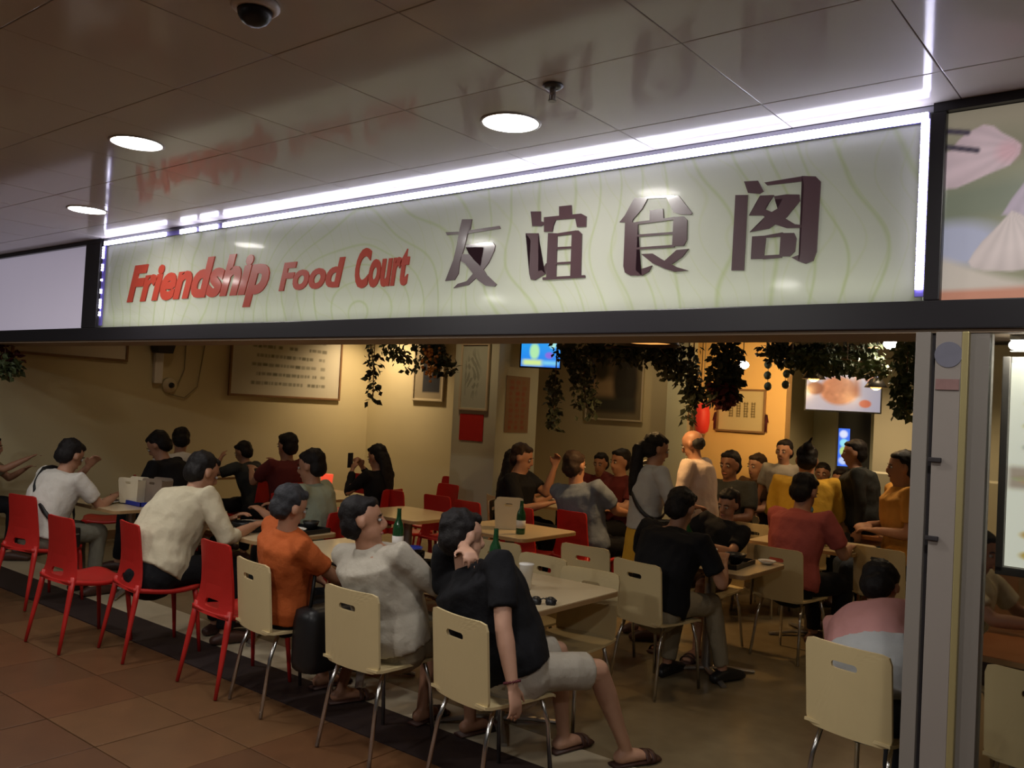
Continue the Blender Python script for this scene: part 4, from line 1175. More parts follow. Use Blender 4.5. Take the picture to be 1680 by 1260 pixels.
person('diner at the left picture edge of whom an arm shows', (-9.029,3.445,1.010), 60, lean=16, shirt='khaki', bkey='black', vox=0.016, rh=(0.28, 0.46, 0.98), lh=(-0.1, 0.4, 0.85))
# back wall
N_RAISE = 'man in black by the pillar with one hand raised to his mouth'
person(N_RAISE, (-5.105,6.624,1.354), 20, lean=8, hp=10, shirt='black', bkey='black', vox=0.016, lh=(-0.10, 0.38, 1.14), rh=(0.14, 0.40, 0.82), lhint=(0.2, 0.4, -1), hair='hairbrown', g=1.15)
chair_for(N_RAISE, 'beige', 'chair of the diner in black by the pillar')
N_HALF = 'diner with dark hair half hidden behind the man in black by the pillar'
person(N_HALF, (-5.499,7.017,1.266), 60, lean=6, shirt='darkgrey', bkey='black', style='long', vox=0.018, faceon=False)
N_BLUE = 'man in a blue-grey shirt seen from behind on a red chair'
person(N_BLUE, (-4.312,6.361,1.344), 84, lean=8, hp=8, shirt='bluegrey', bkey='black', hair='hairbrown', vox=0.014, g=1.14, seat=(-4.2, 6.43))
N_R1 = 'dark-haired diner in dark red at the back wall, left of the pair'
person(N_R1, (-5.250,8.240,1.236), -80, lean=12, shirt='maroon', bkey='black', vox=0.018)
N_R2 = 'red-faced diner in maroon at the back wall, right of the pair'
person(N_R2, (-4.714,7.768,1.324), -110, lean=8, shirt='maroon', bkey='black', skin='skin', vox=0.017, g=1.2)
chair_for(N_R2, 'beige', 'chair of the red-faced diner by the back wall')
N_G1 = 'diner in a dark shirt in front of the lit gold wall'
person(N_G1, (-3.446,7.625,1.398), -95, lean=10, shirt='darkgrey', bkey='black', vox=0.017, skin='skin3', pz=0.62, g=1.1)
N_G2 = 'diner with reddish hair before the lit gold wall, right of the dark-shirted one'
person(N_G2, (-3.571,8.550,1.351), -110, lean=8, shirt='brown', bkey='black', hair='hairbrown', vox=0.017, pz=0.62)
N_GS = 'slim man in a pale grey shirt standing right of the framed gold calligraphy'
person(N_GS, (-3.243,8.423,1.515), -90, 'stand', lean=4, shirt='palegrey', bkey='black', vox=0.016, g=1.0)
N_YEL = 'woman in yellow with tied-up spiky hair behind the man in the salmon polo'
person(N_YEL, (-2.814,7.870,1.497), 110, lean=14, hp=10, shirt='yellow', bkey='black', style='bun', vox=0.015, pz=0.66, sleeve='elbow', g=1.1)
N_D1 = 'diner with a dark head right of the woman in yellow'
person(N_D1, (-3.146,9.275,1.280), -80, lean=8, shirt='darkgrey', bkey='black', vox=0.018, pz=0.62, skin='skin3')
N_D2 = 'small diner in brown below the blue lit drinks display'
person(N_D2, (-2.808,8.778,1.256), -95, lean=8, shirt='brown', bkey='black', vox=0.018, pz=0.60, skin='skin')
N_DS = 'dark-clothed man standing beside the blue lit drinks display'
person(N_DS, (-2.482,8.132,1.564), 200, 'stand', lean=12, shirt='darkgrey', sleeve='long', bkey='black', vox=0.016, g=1.3)
N_AMB = 'man in an amber yellow shirt and dark jeans beside the grey post'
person(N_AMB, (-1.980,7.766,1.514), -150, lean=6, shirt='amber', bkey='denim', vox=0.015, pz=0.64, rh=(0.1, 0.28, 0.86), lh=(-0.12, 0.28, 0.84), g=1.15)
for who, lb_ in ((N_HALF, 'chair of the half hidden diner by the pillar'), (N_R1, 'chair of the left diner in dark red'), (N_G1, 'chair of the dark-shirted diner by the lit wall'), (N_G2, 'chair of the reddish-haired diner by the lit wall'), (N_YEL, 'chair of the woman in yellow'), (N_D1, 'chair of the diner right of the woman in yellow'), (N_D2, 'chair of the small diner in brown'), (N_AMB, 'chair of the man in amber by the post')):
    chair_for(who, 'beige', lb_)

# things worn or held
b = thing('black_handbag', 'large black bag hanging at the near side of the man in orange', 'bag', (-3.70, 3.16, 0))
fin('pouch', bx(bmesh.new(), -0.10, 0.09, -0.19, 0.22, 0.23, 0.58, 0.06), M['blackp'], b, True)
fin('strap', tube([(0, -0.14, 0.54), (-0.02, -0.10, 0.75), (-0.04, 0.0, 0.80), (-0.02, 0.12, 0.75), (0, 0.16, 0.54)], 0.010), M['blackp'], b, True)
fin('buckle', bx(bmesh.new(), 0.086, 0.097, -0.02, 0.04, 0.44, 0.48, 0.004), M['steel'], b)
bw = N_BLACK
S, E, Wv = PEOPLE[bw]['arm'][1]
d = (Wv - E).normalized()
br = thing('bracelet', 'dark beaded bracelet on the hanging wrist of the man in black', 'bracelet', PEOPLE[bw]['t'].location, PEOPLE[bw]['t'].rotation_euler[2])
bb = bmesh.new(); q = d.orthogonal().normalized(); q2 = d.cross(q)
for k in range(16):
    a = 2 * math.pi * k / 16
    ell(bb, Wv - d * 0.012 + (q * math.cos(a) + q2 * math.sin(a)) * 0.033, (0.0068,) * 3, None, 1)
fin('bead', bb, M['leafred'], br, True)['kind'] = 'stuff'
mk = N_SALMON
bb = bmesh.new(); dd = PEOPLE[mk]
ell(bb, dd['hd'](0, 0.062, -0.095), (0.052, 0.045, 0.038), None)
o = fin('face_mask', bb, M['maskblue'], None, True, tuple(dd['t'].location), tuple(dd['t'].rotation_euler))
tag(o, 'light blue face mask pulled down under the chin of the man in salmon', 'mask')
wp = N_PHONE
hp_ = world_of(wp, PEOPLE[wp]['arm'][1][2] + Vector((-0.08, 0.09, 0.06)))
ph = thing('mobile_phone', 'dark phone held up by the long-haired woman', 'phone', hp_, R(100))
fin('case', box(-0.038, 0.038, -0.005, 0.005, -0.075, 0.075, 0.004), M['blackp'], ph)
fin('screen', box(-0.034, 0.034, -0.0065, -0.0045, -0.07, 0.07), mat('phone_glass', (0.02, 0.02, 0.025), 0.1), ph)

# ------------------------------------------------------------------ table things
def at(x, y, z=0.74): return (x, y, z)
def caddy(label, loc, rz, m, s=1.0):
    t = thing('utensil_caddy', label, 'container', loc, rz, 'caddies with grip holes')
    bm = bmesh.new()
    # two tapered upright sheets with a slot (front, back) and sides
    for sy in (-1, 1):
        w = 0.20 * s
        fn = lambda x, z, sy=sy: (x * (0.86 + 0.14 * z / (0.2 * s)), sy * (0.055 + 0.012 * z / (0.2 * s)) * s, z)
        b2 = sheet_with_slot(w, 0.0, 0.21 * s, (0, 0.17 * s, 0.06 * s, 0.020 * s), fn, 0.004, 32, 3, 0.02 * s)
        fin('side_wall', b2, m, t)
    for sx in (-1, 1):
        b2 = bmesh.new()
        a = [(sx * 0.086 * s, -0.055 * s, 0), (sx * 0.086 * s, 0.059 * s, 0), (sx * 0.1 * s, 0.071 * s, 0.19 * s), (sx * 0.1 * s, -0.067 * s, 0.19 * s)]
        b_ = [(p[0] - sx * 0.004, p[1], p[2]) for p in a]
        A = [b2.verts.new(p) for p in a]; B = [b2.verts.new(p) for p in b_]
        b2.faces.new(A); b2.faces.new(B[::-1])
        for k in range(4): b2.faces.new((A[k], B[k], B[(k + 1) % 4], A[(k + 1) % 4]))
        fin('end_wall', b2, m, t)
    fin('bottom', box(-0.084 * s, 0.084 * s, -0.055 * s, 0.058 * s, 0, 0.005), m, t)
    return t
tb = thing('serving_tray', 'flat blue tray under the caddies on the far left table', 'tray', (-6.84, 3.80, 0.741))
fin('tray_base', box(-0.17, 0.17, -0.13, 0.13, 0, 0.006, 0.002), M['blue'], tb)
b = box(-0.17, 0.17, -0.13, -0.124, 0, 0.035); bx(b, -0.17, 0.17, 0.124, 0.13, 0, 0.035); bx(b, -0.17, -0.164, -0.13, 0.13, 0, 0.035); bx(b, 0.164, 0.17, -0.13, 0.13, 0, 0.035)
fin('rim', b, M['blue'], tb)
caddy('cream caddy on the blue tray, front one', (-6.90, 3.73, 0.748), R(20), M['basket'], 1.0)
caddy('brownish caddy standing behind the cream one on the blue tray', (-6.78, 3.87, 0.748), R(20), M['basketbrown'], 1.0)
caddy('cream caddy on the table before the pair of red chairs', (-4.30, 5.44, 0.741), R(35), M['basket'], 1.12)
def bottle(label, loc, m, h=0.27, group=None):
    t = thing('bottle', label, 'bottle', loc, 0, group)
    fin('glass_body', lathe([(0.001, 0), (0.034, 0.0), (0.035, 0.01), (0.035, h * 0.55), (0.030, h * 0.66), (0.015, h * 0.78), (0.0125, h * 0.97), (0.014, h), (0.001, h)], 20), m, t, True)
    fin('bottle_label', lathe([(0.0355, h * 0.18), (0.0358, h * 0.18), (0.0358, h * 0.42), (0.0355, h * 0.42)], 20), M['paper'], t, True)
    return t
bottle('green beer bottle right of the head of the man in the black T-shirt', (-3.02, 3.72, 0.741), M['greenglass'], 0.29)
bottle('green beer bottle between the red chair and the greyish-shirted man', (-3.92, 3.86, 0.741), M['greenglass'], 0.29)
bottle('small green bottle at the left corner of the tray table', (-2.88, 5.72, 0.741), M['greenglass'], 0.22)
def tumbler(label, loc, m, r=0.036, h=0.11, fill=0.6):
    t = thing('beer_glass', label, 'glass', loc)
    fin('glass_wall', lathe([(r * .8, 0.0), (r, h), (r - 0.003, h), (r * .8 - 0.003, 0.006), (0.001, 0.006)], 20), M['glass'], t, True)
    fin('drink', lathe([(0.001, 0.007), (r * .8 - 0.004, 0.007), (r * .9 - 0.003, h * fill), (0.001, h * fill)], 20), m, t, True)
    return t
tumbler('glass of amber beer left of the man in the black T-shirt', (-3.28, 3.45, 0.741), M['beer'])
tumbler('glass of amber beer beside the foam cup', (-2.88, 3.56, 0.741), M['beer'])
tumbler('empty-looking glass by the blue tub', (-3.50, 3.62, 0.741), M['glass'])
fc = thing('foam_cup', 'tall white foam cup on the nearest table', 'cup', (-2.80, 3.72, 0.741))
fin('cup_wall', lathe([(0.001, 0), (0.028, 0), (0.038, 0.125), (0.041, 0.128), (0.040, 0.134), (0.001, 0.134)], 24), M['white'], fc, True)
nb = fin('napkin_packet', bx(bmesh.new(), -0.05, 0.05, -0.035, 0.035, 0, 0.05, 0.012), M['paper'], None, True, (-2.73, 3.55, 0.741), (0, 0, R(30)))
tag(nb, 'small white napkin packet at the foot of the foam cup', 'napkins')
gl = thing('sunglasses', 'folded dark sunglasses near the table corner', 'glasses', (-2.52, 3.50, 0.741), R(40))
for sx in (-1, 1):
    fin('lens', lathe([(0.001, 0), (0.026, 0.0), (0.027, 0.006), (0.001, 0.010)], 18), M['blackp'], gl, True, (sx * 0.036, 0, 0.012), (R(60), 0, 0))
    fin('temple', tube([(sx * 0.064, 0, 0.02), (sx * 0.062, 0.06, 0.014), (sx * 0.02, 0.11, 0.008)], 0.0035), M['blackp'], gl, True)
fin('bridge', tube([(-0.012, 0, 0.025), (0, 0, 0.03), (0.012, 0, 0.025)], 0.003), M['blackp'], gl, True)
bag = thing('plastic_bag', 'crumpled white bag behind the raised elbow of the man in black', 'bag', (-3.52, 3.88, 0.741))
bm = bmesh.new(); loft(bm, [(0, 0, 0.0), (0, 0, 0.06), (0, 0, 0.13), (0.01, 0, 0.17)], [(0.085, 0.05), (0.095, 0.06), (0.08, 0.045), (0.03, 0.02)], (1, 0, 0), 16)
remesh(bm, 'bag_body', M['paper'], bag, 0.008, 0.02, 22, 1)
fin('printed_patch', box(-0.04, 0.03, -0.068, -0.062, 0.10, 0.125), M['blackp'], bag)
bt_ = thing('blue_tub', 'small blue tub on the table by the greyish-shirted man', 'container', (-3.70, 3.78, 0.741))
fin('tub_wall', lathe([(0.001, 0), (0.042, 0), (0.052, 0.085), (0.055, 0.088), (0.05, 0.092), (0.001, 0.07)], 22), M['blue'], bt_, True)
def tray(label, loc, rz, w, d, m, group=None):
    t = thing('dark_tray', label, 'tray', loc, rz, group)
    fin('tray_base', box(-w / 2, w / 2, -d / 2, d / 2, 0, 0.006, 0.002), m, t)
    b = box(-w / 2, w / 2, -d / 2, -d / 2 + .008, 0, 0.03); bx(b, -w / 2, w / 2, d / 2 - .008, d / 2, 0, 0.03); bx(b, -w / 2, -w / 2 + .008, -d / 2, d / 2, 0, 0.03); bx(b, w / 2 - .008, w / 2, -d / 2, d / 2, 0, 0.03)
    fin('rim', b, m, t)
    return t
def bowl(label, loc, m, fill, r=0.075, h=0.05, group=None):
    t = thing('bowl', label, 'bowl', loc, 0, group)
    fin('bowl_wall', lathe([(0.001, 0), (r * .45, 0), (r * .8, h * .5), (r, h), (r - .005, h), (r * .75, h * .5), (r * .4, 0.008), (0.001, 0.008)], 24), m, t, True)
    fin('food', lathe([(0.001, h * .72), (r * .5, h * .74), (r * .82, h * .62), (r * .4, h * .3), (.001, h * .3)], 20), fill, t, True)
    return t
tray('black tray holding bowls on the small tray table', (-2.56, 5.42, 0.741), R(4), 0.50, 0.36, M['blackp'])
for k, (dx, dy, m_, f_, lb_) in enumerate(((-0.14, -0.07, 'blackp', 'foodbrown', 'black bowl at the front left of the black tray'), (0.03, -0.08, 'steel', 'foodgreen', 'steel bowl with a shiny rim in the middle of the black tray'), (0.16, 0.05, 'blackp', 'foodbrown', 'black bowl at the right end of the black tray'), (-0.06, 0.08, 'white', 'foodgreen', 'pale bowl at the back of the black tray'))):
    bowl(lb_, (-2.56 + dx, 5.42 + dy, 0.749), M[m_], M[f_], 0.072, 0.065)
bowl('white saucer at the far corner of the tray table', (-2.27, 5.68, 0.741), M['white'], M['foodbrown'], 0.06, 0.025)
tray('black tray on the crowded table, left one', (-5.32, 3.72, 0.741), R(-6), 0.42, 0.32, M['blackp'])
tray('black tray on the crowded table, right one', (-4.98, 3.92, 0.741), R(8), 0.30, 0.34, M['blackp'])
bowl('steel plate with dark food on the crowded table', (-5.36, 3.80, 0.749), M['steel'], M['foodbrown'], 0.10, 0.03)
bowl('black bowl on the crowded table near the cream sleeve', (-5.20, 3.62, 0.749), M['blackp'], M['foodgreen'], 0.075, 0.06)
bowl('pale plate at the right end of the crowded table', (-4.96, 3.86, 0.749), M['white'], M['foodgreen'], 0.095, 0.025)
bowl('black bowl at the right end of the crowded table', (-4.99, 4.04, 0.749), M['blackp'], M['foodbrown'], 0.06, 0.06)
bowl('white plate in front of the man in the white T-shirt', (-7.02, 3.58, 0.741), M['white'], M['foodbrown'], 0.10, 0.022)
gm = fin('candle_cup', lathe([(0.001, 0), (0.018, 0), (0.022, 0.05), (0.001, 0.05)], 16), M['bulbwarm'], None, True, (-6.75, 5.62, 0.741))
tag(gm, 'tiny glowing orange lamp cup beyond the man in cream', 'lamp')
rl = fin('red_plastic_cup', lathe([(0.001, 0), (0.050, 0), (0.066, 0.16), (0.062, 0.165), (0.001, 0.165)], 20), M['redglow'], None, True, (-7.05, 5.80, 0.741))
rl.location = ((-6.622,6.007,0.890)[0], (-6.622,6.007,0.890)[1], 0.0)
rl.location = (-7.10, 5.92, 0.741)
tag(rl, 'bright red glowing cup in front of the woman with the phone', 'cup')
tumbler('glass of reddish drink on the left wall table', (-8.80, 5.60, 0.741), M['redglow'], 0.034, 0.12)
bottle('green bottle on the table behind the lady in yellow skirt', (-4.05, 5.28, 0.741), M['greenglass'], 0.25)
pb = thing('paper_pile', 'crumpled warm-lit paper on the orange counter', 'paper', (-1.75, 8.2, 0.741))
bm = bmesh.new(); ell(bm, (0, 0, 0.03), (0.25, 0.13, 0.04)); remesh(bm, 'paper_heap', M['paper'], pb, 0.015, 0.04, 12, 0)
for k, (x, y, lb_) in enumerate(((-4.98, 7.25, 'pale bowl by the back wall table edge'), (-5.30, 7.40, 'second pale bowl on the back wall table'), (-2.35, 6.95, 'white plate by the man in the salmon polo'))):
    bowl(lb_, (x, y, 0.741), M['white'], M['foodbrown'], 0.08, 0.03)

# ------------------------------------------------------------------ wall pictures
PM = print_mat('picture_print', 0.0, 0.25, 0.6)
def picture(name, label, w, h, fn, loc, rz, fm, fw_=0.03, nx=70, ny=50, cat='picture'):
    t = thing(name, label, cat, loc, rz)
    d = 0.03
    for x0, x1, z0, z1 in ((-w / 2, w / 2, 0, fw_), (-w / 2, w / 2, h - fw_, h), (-w / 2, -w / 2 + fw_, fw_, h - fw_), (w / 2 - fw_, w / 2, fw_, h - fw_)):
        fin('frame_bar', box(x0, x1, -d, 0, z0, z1, 0.004), fm, t)
    panel('print', w - 2 * fw_, h - 2 * fw_, fn, PM, nx, ny, t, (0, -d * 0.5, fw_))
    fin('backing', box(-w / 2 + fw_, w / 2 - fw_, -d * 0.45, -0.002, fw_, h - fw_), M['wood'], t)
    return t
def blank(U, V):
    n = np.sin(U * 5) * np.cos(V * 3)
    return [0.56 + 0.02 * n, 0.50 + 0.02 * n, 0.40 + 0.02 * n]
def script(U, V):
    c = [0.62 + 0 * U, 0.60 + 0 * U, 0.50 + 0 * U]
    rng = np.random.RandomState(3)
    rows = 7
    for r_ in range(rows):
        y = 0.14 + r_ * 0.125
        x = 0.17
        while x < 0.84:
            w = rng.uniform(0.010, 0.05)
            if rng.rand() > 0.12:
                c = mixc(c, recm(U, V, x, x + w, y + 0.01 * (rng.rand() - .5), y + 0.045, 0.012) * rng.uniform(.55, .9), (0.12, 0.12, 0.08))
            x += w + 0.008
    return c
def portrait(U, V):
    c = [0.34 + 0 * U, 0.29 + 0 * U, 0.20 + 0 * U]
    c = mixc(c, recm(U, V, 0.30, 0.92, 0.10, 0.92), (0.025, 0.03, 0.045))
    c = mixc(c, ellm(U, V, 0.56, 0.62, 0.14, 0.18, 0.3), (0.30, 0.15, 0.06))
    c = mixc(c, ellm(U, V, 0.55, 0.40, 0.07, 0.06, 0.3), (0.30, 0.15, 0.06))
    return c
def drawing(U, V):
    n = np.sin(U * 23 + 4 * np.sin(V * 9)) * np.sin(V * 19 + 3 * np.cos(U * 8))
    c = [0.48 + 0 * U, 0.52 + 0 * U, 0.43 + 0 * U]
    mk = ellm(U, V, 0.42, 0.55, 0.30, 0.36, 0.5) * (n > 0.05)
    c = mixc(c, mk * 0.45, (0.10, 0.11, 0.09))
    return mixc(c, recm(U, V, 0.12, 0.16, 0.2, 0.75) * .3, (0.1, 0.1, 0.08))
def landscape(U, V):
    c = [0.24 + 0 * U, 0.20 + 0 * U, 0.12 + 0 * U]
    c = mixc(c, recm(U, V, 0.06, 0.90, 0.08, 0.94), (0.15, 0.11, 0.07))
    c = mixc(c, recm(U, V, 0.06, 0.55, 0.30, 0.55, 0.12), (0.46, 0.33, 0.18))
    c = mixc(c, ellm(U, V, 0.70, 0.50, 0.22, 0.36, 0.4), (0.045, 0.04, 0.035))
    c = mixc(c, recm(U, V, 0.12, 0.90, 0.10, 0.28, 0.08), (0.06, 0.06, 0.05))
    c = mixc(c, ellm(U, V, 0.25, 0.66, 0.12, 0.14, 0.6), (0.07, 0.06, 0.04))
    return c
def four_chars(U, V):
    c = [0.58 + 0 * U, 0.46 + 0 * U, 0.26 + 0 * U]
    rng = np.random.RandomState(9)
    for k in range(4):
        x0 = 0.22 + k * 0.165
        for j in range(6):
            y = 0.34 + j * 0.065
            c = mixc(c, recm(U, V, x0 + rng.uniform(0, .02), x0 + rng.uniform(.08, .12), y, y + 0.028, 0.02) * .85, (0.10, 0.07, 0.03))
        for j in range(2):
            x = x0 + 0.02 + j * 0.06
            c = mixc(c, recm(U, V, x, x + 0.022, 0.33, 0.72, 0.015) * .85, (0.10, 0.07, 0.03))
    return c
XL2 = -9.5
picture('framed_print', 'wide framed mirror-like print at the top of the left wall', 1.22, 0.75, blank, (XL2 + 0.002, 4.35, 1.98), R(90), M['wood'], 0.025, 10, 10)
picture('framed_calligraphy', 'large framed calligraphy with rows of small characters on the left wall', 1.78, 1.0, script, (XL2 + 0.002, 7.16, 1.66), R(90), M['wood'], 0.028, 150, 90)
picture('framed_portrait', 'framed dark portrait left of the pillar', 0.58, 0.95, portrait, (-8.30, 8.598, 1.72), 0, M['lightframe'], 0.03, 50, 60)
picture('framed_drawing', 'narrow framed grey ink drawing on the pillar above a red notice', 0.41, 0.74, drawing, (-6.25, 7.198, 1.64), 0, M['lightframe'], 0.025, 60, 80)
rn = fin('red_notice', box(-0.17, 0.17, -0.006, 0, 0, 0.29), M['redpaper'], None, loc=(-6.27, 7.197, 1.31))
tag(rn, 'plain red notice on the pillar below the framed drawing', 'notice')
picture('framed_landscape', 'framed dark landscape on the back wall behind the red-faced diner', 0.80, 0.92, landscape, (-5.52, 8.898, 1.60), 0, M['lightframe'], 0.022)
fcg = picture('hanging_calligraphy', 'framed scroll with four characters on the lit gold wall', 0.54, 0.46, four_chars, (-3.86, 8.775, 1.56), 0, M['wood'], 0.022, 90, 60)
for sx in (-1, 1):
    fin('rod_tassel', tube([(sx * 0.285, -0.02, 0.02), (sx * 0.285, -0.02, 0.20), (sx * 0.30, -0.02, 0.12)], 0.012), M['leafred'], fcg, True)
def banner(U, V):
    c = [0.30 + 0 * U, 0.17 + 0 * U, 0.09 + 0 * U]
    rng = np.random.RandomState(5)
    for j in range(9):
        for i in range(3):
            c = mixc(c, recm(U, V, 0.15 + .26 * i, 0.15 + .26 * i + rng.uniform(.10, .2), 0.06 + .1 * j, 0.06 + .1 * j + .06, 0.05) * rng.uniform(.3, .8), (0.34, 0.04, 0.03))
    return c
bn = panel('wall_banner', 0.42, 0.62, banner, PM, 40, 50, None, (-5.925, 7.55, 1.42), R(90))
tag(bn, 'pale paper banner with red characters on the right side of the pillar', 'banner')

# red lantern, wall speaker, socket with cables
ln = thing('red_lantern', 'flat red paper lantern hanging at the edge of the lit gold wall', 'lantern', (-4.22, 8.60, 1.52))
fin('lantern_body', lathe([(0.03, 0), (0.065, 0.03), (0.078, 0.12), (0.078, 0.22), (0.065, 0.30), (0.03, 0.33)], 20), M['lantern'], ln, True)
fin('cord', tube([(0, 0, 0.33), (0, 0, 1.4)], 0.004), M['cable'], ln)
fin('cap', lathe([(0.03, -0.01), (0.034, 0.0), (0.03, 0.012)], 16), M['goldframe'], ln)
spk = thing('wall_speaker', 'black speaker box hanging at the top of the left wall', 'speaker', (-9.380,5.320,2.159), R(90))
bm = bmesh.new()
A = [bm.verts.new(p) for p in ((-0.13, -0.10, 0.16), (0.13, -0.10, 0.16), (0.13, 0.10, 0.16), (-0.13, 0.10, 0.16))]
B = [bm.verts.new(p) for p in ((-0.09, -0.06, -0.05), (0.09, -0.06, -0.05), (0.09, 0.08, -0.05), (-0.09, 0.08, -0.05))]
bm.faces.new(A); bm.faces.new(B[::-1])
for k in range(4): bm.faces.new((A[k], B[k], B[(k + 1) % 4], A[(k + 1) % 4]))
fin('cabinet', bm, M['blackp'], spk)
fin('bracket', box(-0.05, 0.05, 0.06, 0.12, -0.40, -0.05, 0.01), M['white'], spk)
so = thing('wall_socket', 'round white wall device with a dark centre and hanging cables', 'socket', (-9.490,5.480,1.744), R(90))
fin('plate', lathe([(0.001, 0.0), (0.09, 0), (0.085, 0.03), (0.001, 0.04)], 24), M['basket'], so, True, (0, 0, 0), (R(90), 0, 0))
fin('plug', lathe([(0.001, 0.03), (0.035, 0.03), (0.03, 0.06), (0.001, 0.06)], 18), M['blackp'], so, True, (0.01, 0, 0), (R(90), 0, 0))
cb = tube([(0.18, -0.01, 0.6), (0.18, -0.01, 0.2), (0.10, -0.012, 0.0), (0.0, -0.012, -0.10), (0.2, -0.012, -0.14), (0.36, -0.012, 0.0), (0.44, -0.01, 0.6)], 0.007)
fin('cable_loop', cb, M['cable'], so, True)

# ------------------------------------------------------------------ screens
def tv_blue(U, V):
    c = [0.02 + 0.02 * U, 0.20 + 0.15 * V, 0.85 + 0 * U]
    c = mixc(c, ellm(U, V, 0.34, 0.58, 0.12, 0.30, 0.5), (0.42, 0.80, 0.42))
    c = mixc(c, recm(U, V, 0.05, 0.55, 0.05, 0.26, 0.12), (0.62, 0.82, 0.30))
    c = mixc(c, recm(U, V, 0.55, 0.97, 0.08, 0.24, 0.12), (0.20, 0.60, 0.85))
    c = mixc(c, ellm(U, V, 0.80, 0.86, 0.09, 0.14, 0.6), (0.40, 0.80, 0.75))
    c = mixc(c, ellm(U, V, 0.72, 0.45, 0.10, 0.12, 0.6), (0.25, 0.15, 0.70))
    return mixc(c, recm(U, V, 0.05, 0.40, 0.90, 0.97, 0.06), (0.45, 0.30, 0.70))
def tv_food(U, V):
    c = [0.34 + 0 * U, 0.36 + 0 * U, 0.50 + 0 * U]
    rg = np.random.RandomState(8); n = 0.35 + 0 * U
    for k in range(60): n = n + rg.uniform(-.35, .45) * np.exp(-(((U - rg.uniform(.15, .72)) / .025) ** 2 + ((V - rg.uniform(.15, .95)) / .05) ** 2))
    n = n + 0.04 * np.sin(U * 57 + 5 * np.sin(V * 13)) + 0.03 * np.sin(V * 31 + U * 17 + 2 * np.sin(U * 23))
    mk = ellm(U, V, 0.44, 0.56, 0.26, 0.40, 0.25)
    c = mixc(c, mk, [0.34 + .16 * n, 0.15 + .09 * n, 0.085 + .06 * n])
    c = mixc(c, recm(U, V, 0.62, 0.72, 0.40, 1.0, 0.1), (0.25, 0.08, 0.05))
    c = mixc(c, ellm(U, V, 0.80, 0.22, 0.08, 0.11, 0.3), (0.45, 0.13, 0.08))
    c = mixc(c, ellm(U, V, 0.12, 0.60, 0.12, 0.18, 0.4), (0.20, 0.08, 0.05))
    return mixc(c, ellm(U, V, 0.85, 0.92, 0.07, 0.10, 0.5), (0.42, 0.18, 0.12))
def television(label, w, h, fn, loc, rz, es):
    t = thing('television', label, 'television', loc, rz)
    fin('casing', box(-w / 2 - 0.015, w / 2 + 0.015, 0.003, 0.05, -0.015, h + 0.015, 0.006), M['blackp'], t)
    panel('screen', w, h, fn, print_mat('screen_' + str(round(w, 2)), es, 0.2), 80, 50, t, (0, 0, 0))
    fin('ceiling_mount', tube([(0, 0.03, h), (0, 0.03, 2.95 - loc[2])], 0.018), M['blackp'], t)
    return t
p = (-5.624,7.527,2.147)
television('small television with a blue and green picture by the pillar top', 0.42, 0.285, tv_blue, p, R(34), 1.0)
p = (-2.934,9.169,1.840)
television('wide television showing roast meat on a pale background', 0.72, 0.37, tv_food, p, R(22), 0.6)
# far stalls
def blue_display(U, V):
    c = [0.05 + 0 * U, 0.15 + 0 * U, 0.75 + 0 * U]
    c = mixc(c, ellm(U, V, 0.45, 0.85, 0.35, 0.10, 0.5), (0.60, 0.65, 0.85))
    c = mixc(c, ellm(U, V, 0.5, 0.62, 0.35, 0.10, 0.5), (0.25, 0.65, 0.80))
    c = mixc(c, ellm(U, V, 0.45, 0.40, 0.30, 0.12, 0.5), (0.40, 0.60, 0.20))
    return mixc(c, ellm(U, V, 0.5, 0.15, 0.4, 0.10, 0.5), (0.45, 0.55, 0.80))
dsp = thing('drinks_fridge', 'dark drinks fridge with a narrow blue lit display strip', 'fridge', ((-3.266,10.972,1.240)[0], (-3.266,10.972,1.240)[1], 0.0), R(20))
fin('cabinet', box(-0.275, 0.10, 0, 0.55, 0.0, 1.95, 0.01), M['fridge'], dsp)
panel('display', 0.13, 0.46, blue_display, print_mat('display_blue', 1.1, 0.2), 20, 50, dsp, (-0.20, -0.004, 1.19))
fin('handle', tube([(0.06, -0.03, 0.7), (0.06, -0.03, 1.2)], 0.012), M['steel'], dsp)
st = thing('food_stall', 'far food stall with pale grey front and lit boards behind the diners', 'stall', (-2.35, 12.6, 0))
fin('counter_front', box(-1.5, 2.6, 0, 0.6, 0, 1.05), M['stall'], st)
fin('stall_wall', box(-1.5, 2.6, 0.9, 1.0, 0, 2.9), M['stall'], st)
def board(U, V):
    c = [0.42 + 0 * U, 0.36 + 0 * U, 0.28 + 0 * U]
    n = np.sin(U * 90) * np.sin(V * 30)
    return mixc(c, recm(U, V, .5, .95, .1, .9) * (n > -.2), (0.45, 0.08, 0.04))
panel('lit_board', 0.36, 0.12, board, print_mat('board_print', 0.5, 0.4), 50, 14, st, (0.45, 0.88, 1.77))
def red_board(U, V):
    c = [0.75 + 0 * U, 0.10 + 0 * U, 0.05 + 0 * U]
    n = np.sin(U * 30 + 2) * np.sin(V * 17)
    c = mixc(c, (n > .3) * 0.7, (0.20, 0.04, 0.02))
    return mixc(c, recm(U, V, 0, 1, 0, .22), (0.9, 0.82, 0.62))
panel('red_lit_board', 0.34, 0.30, red_board, print_mat('red_board_print', 0.85, 0.4), 40, 30, st, (1.20, 0.88, 1.70))
def pale_menu(U, V):
    n = np.sin(U * 40) * np.sin(V * 25)
    c = [0.34 + .05 * n, 0.33 + .05 * n, 0.28 + .04 * n]
    return c
panel('menu_card', 0.30, 0.42, pale_menu, print_mat('menu_pale', 0.12, 0.5), 20, 24, st, (1.20, 0.88, 1.22))
fin('dark_board', box(0.30, 0.66, 0.86, 0.89, 1.50, 1.72), M['fridge'], st)

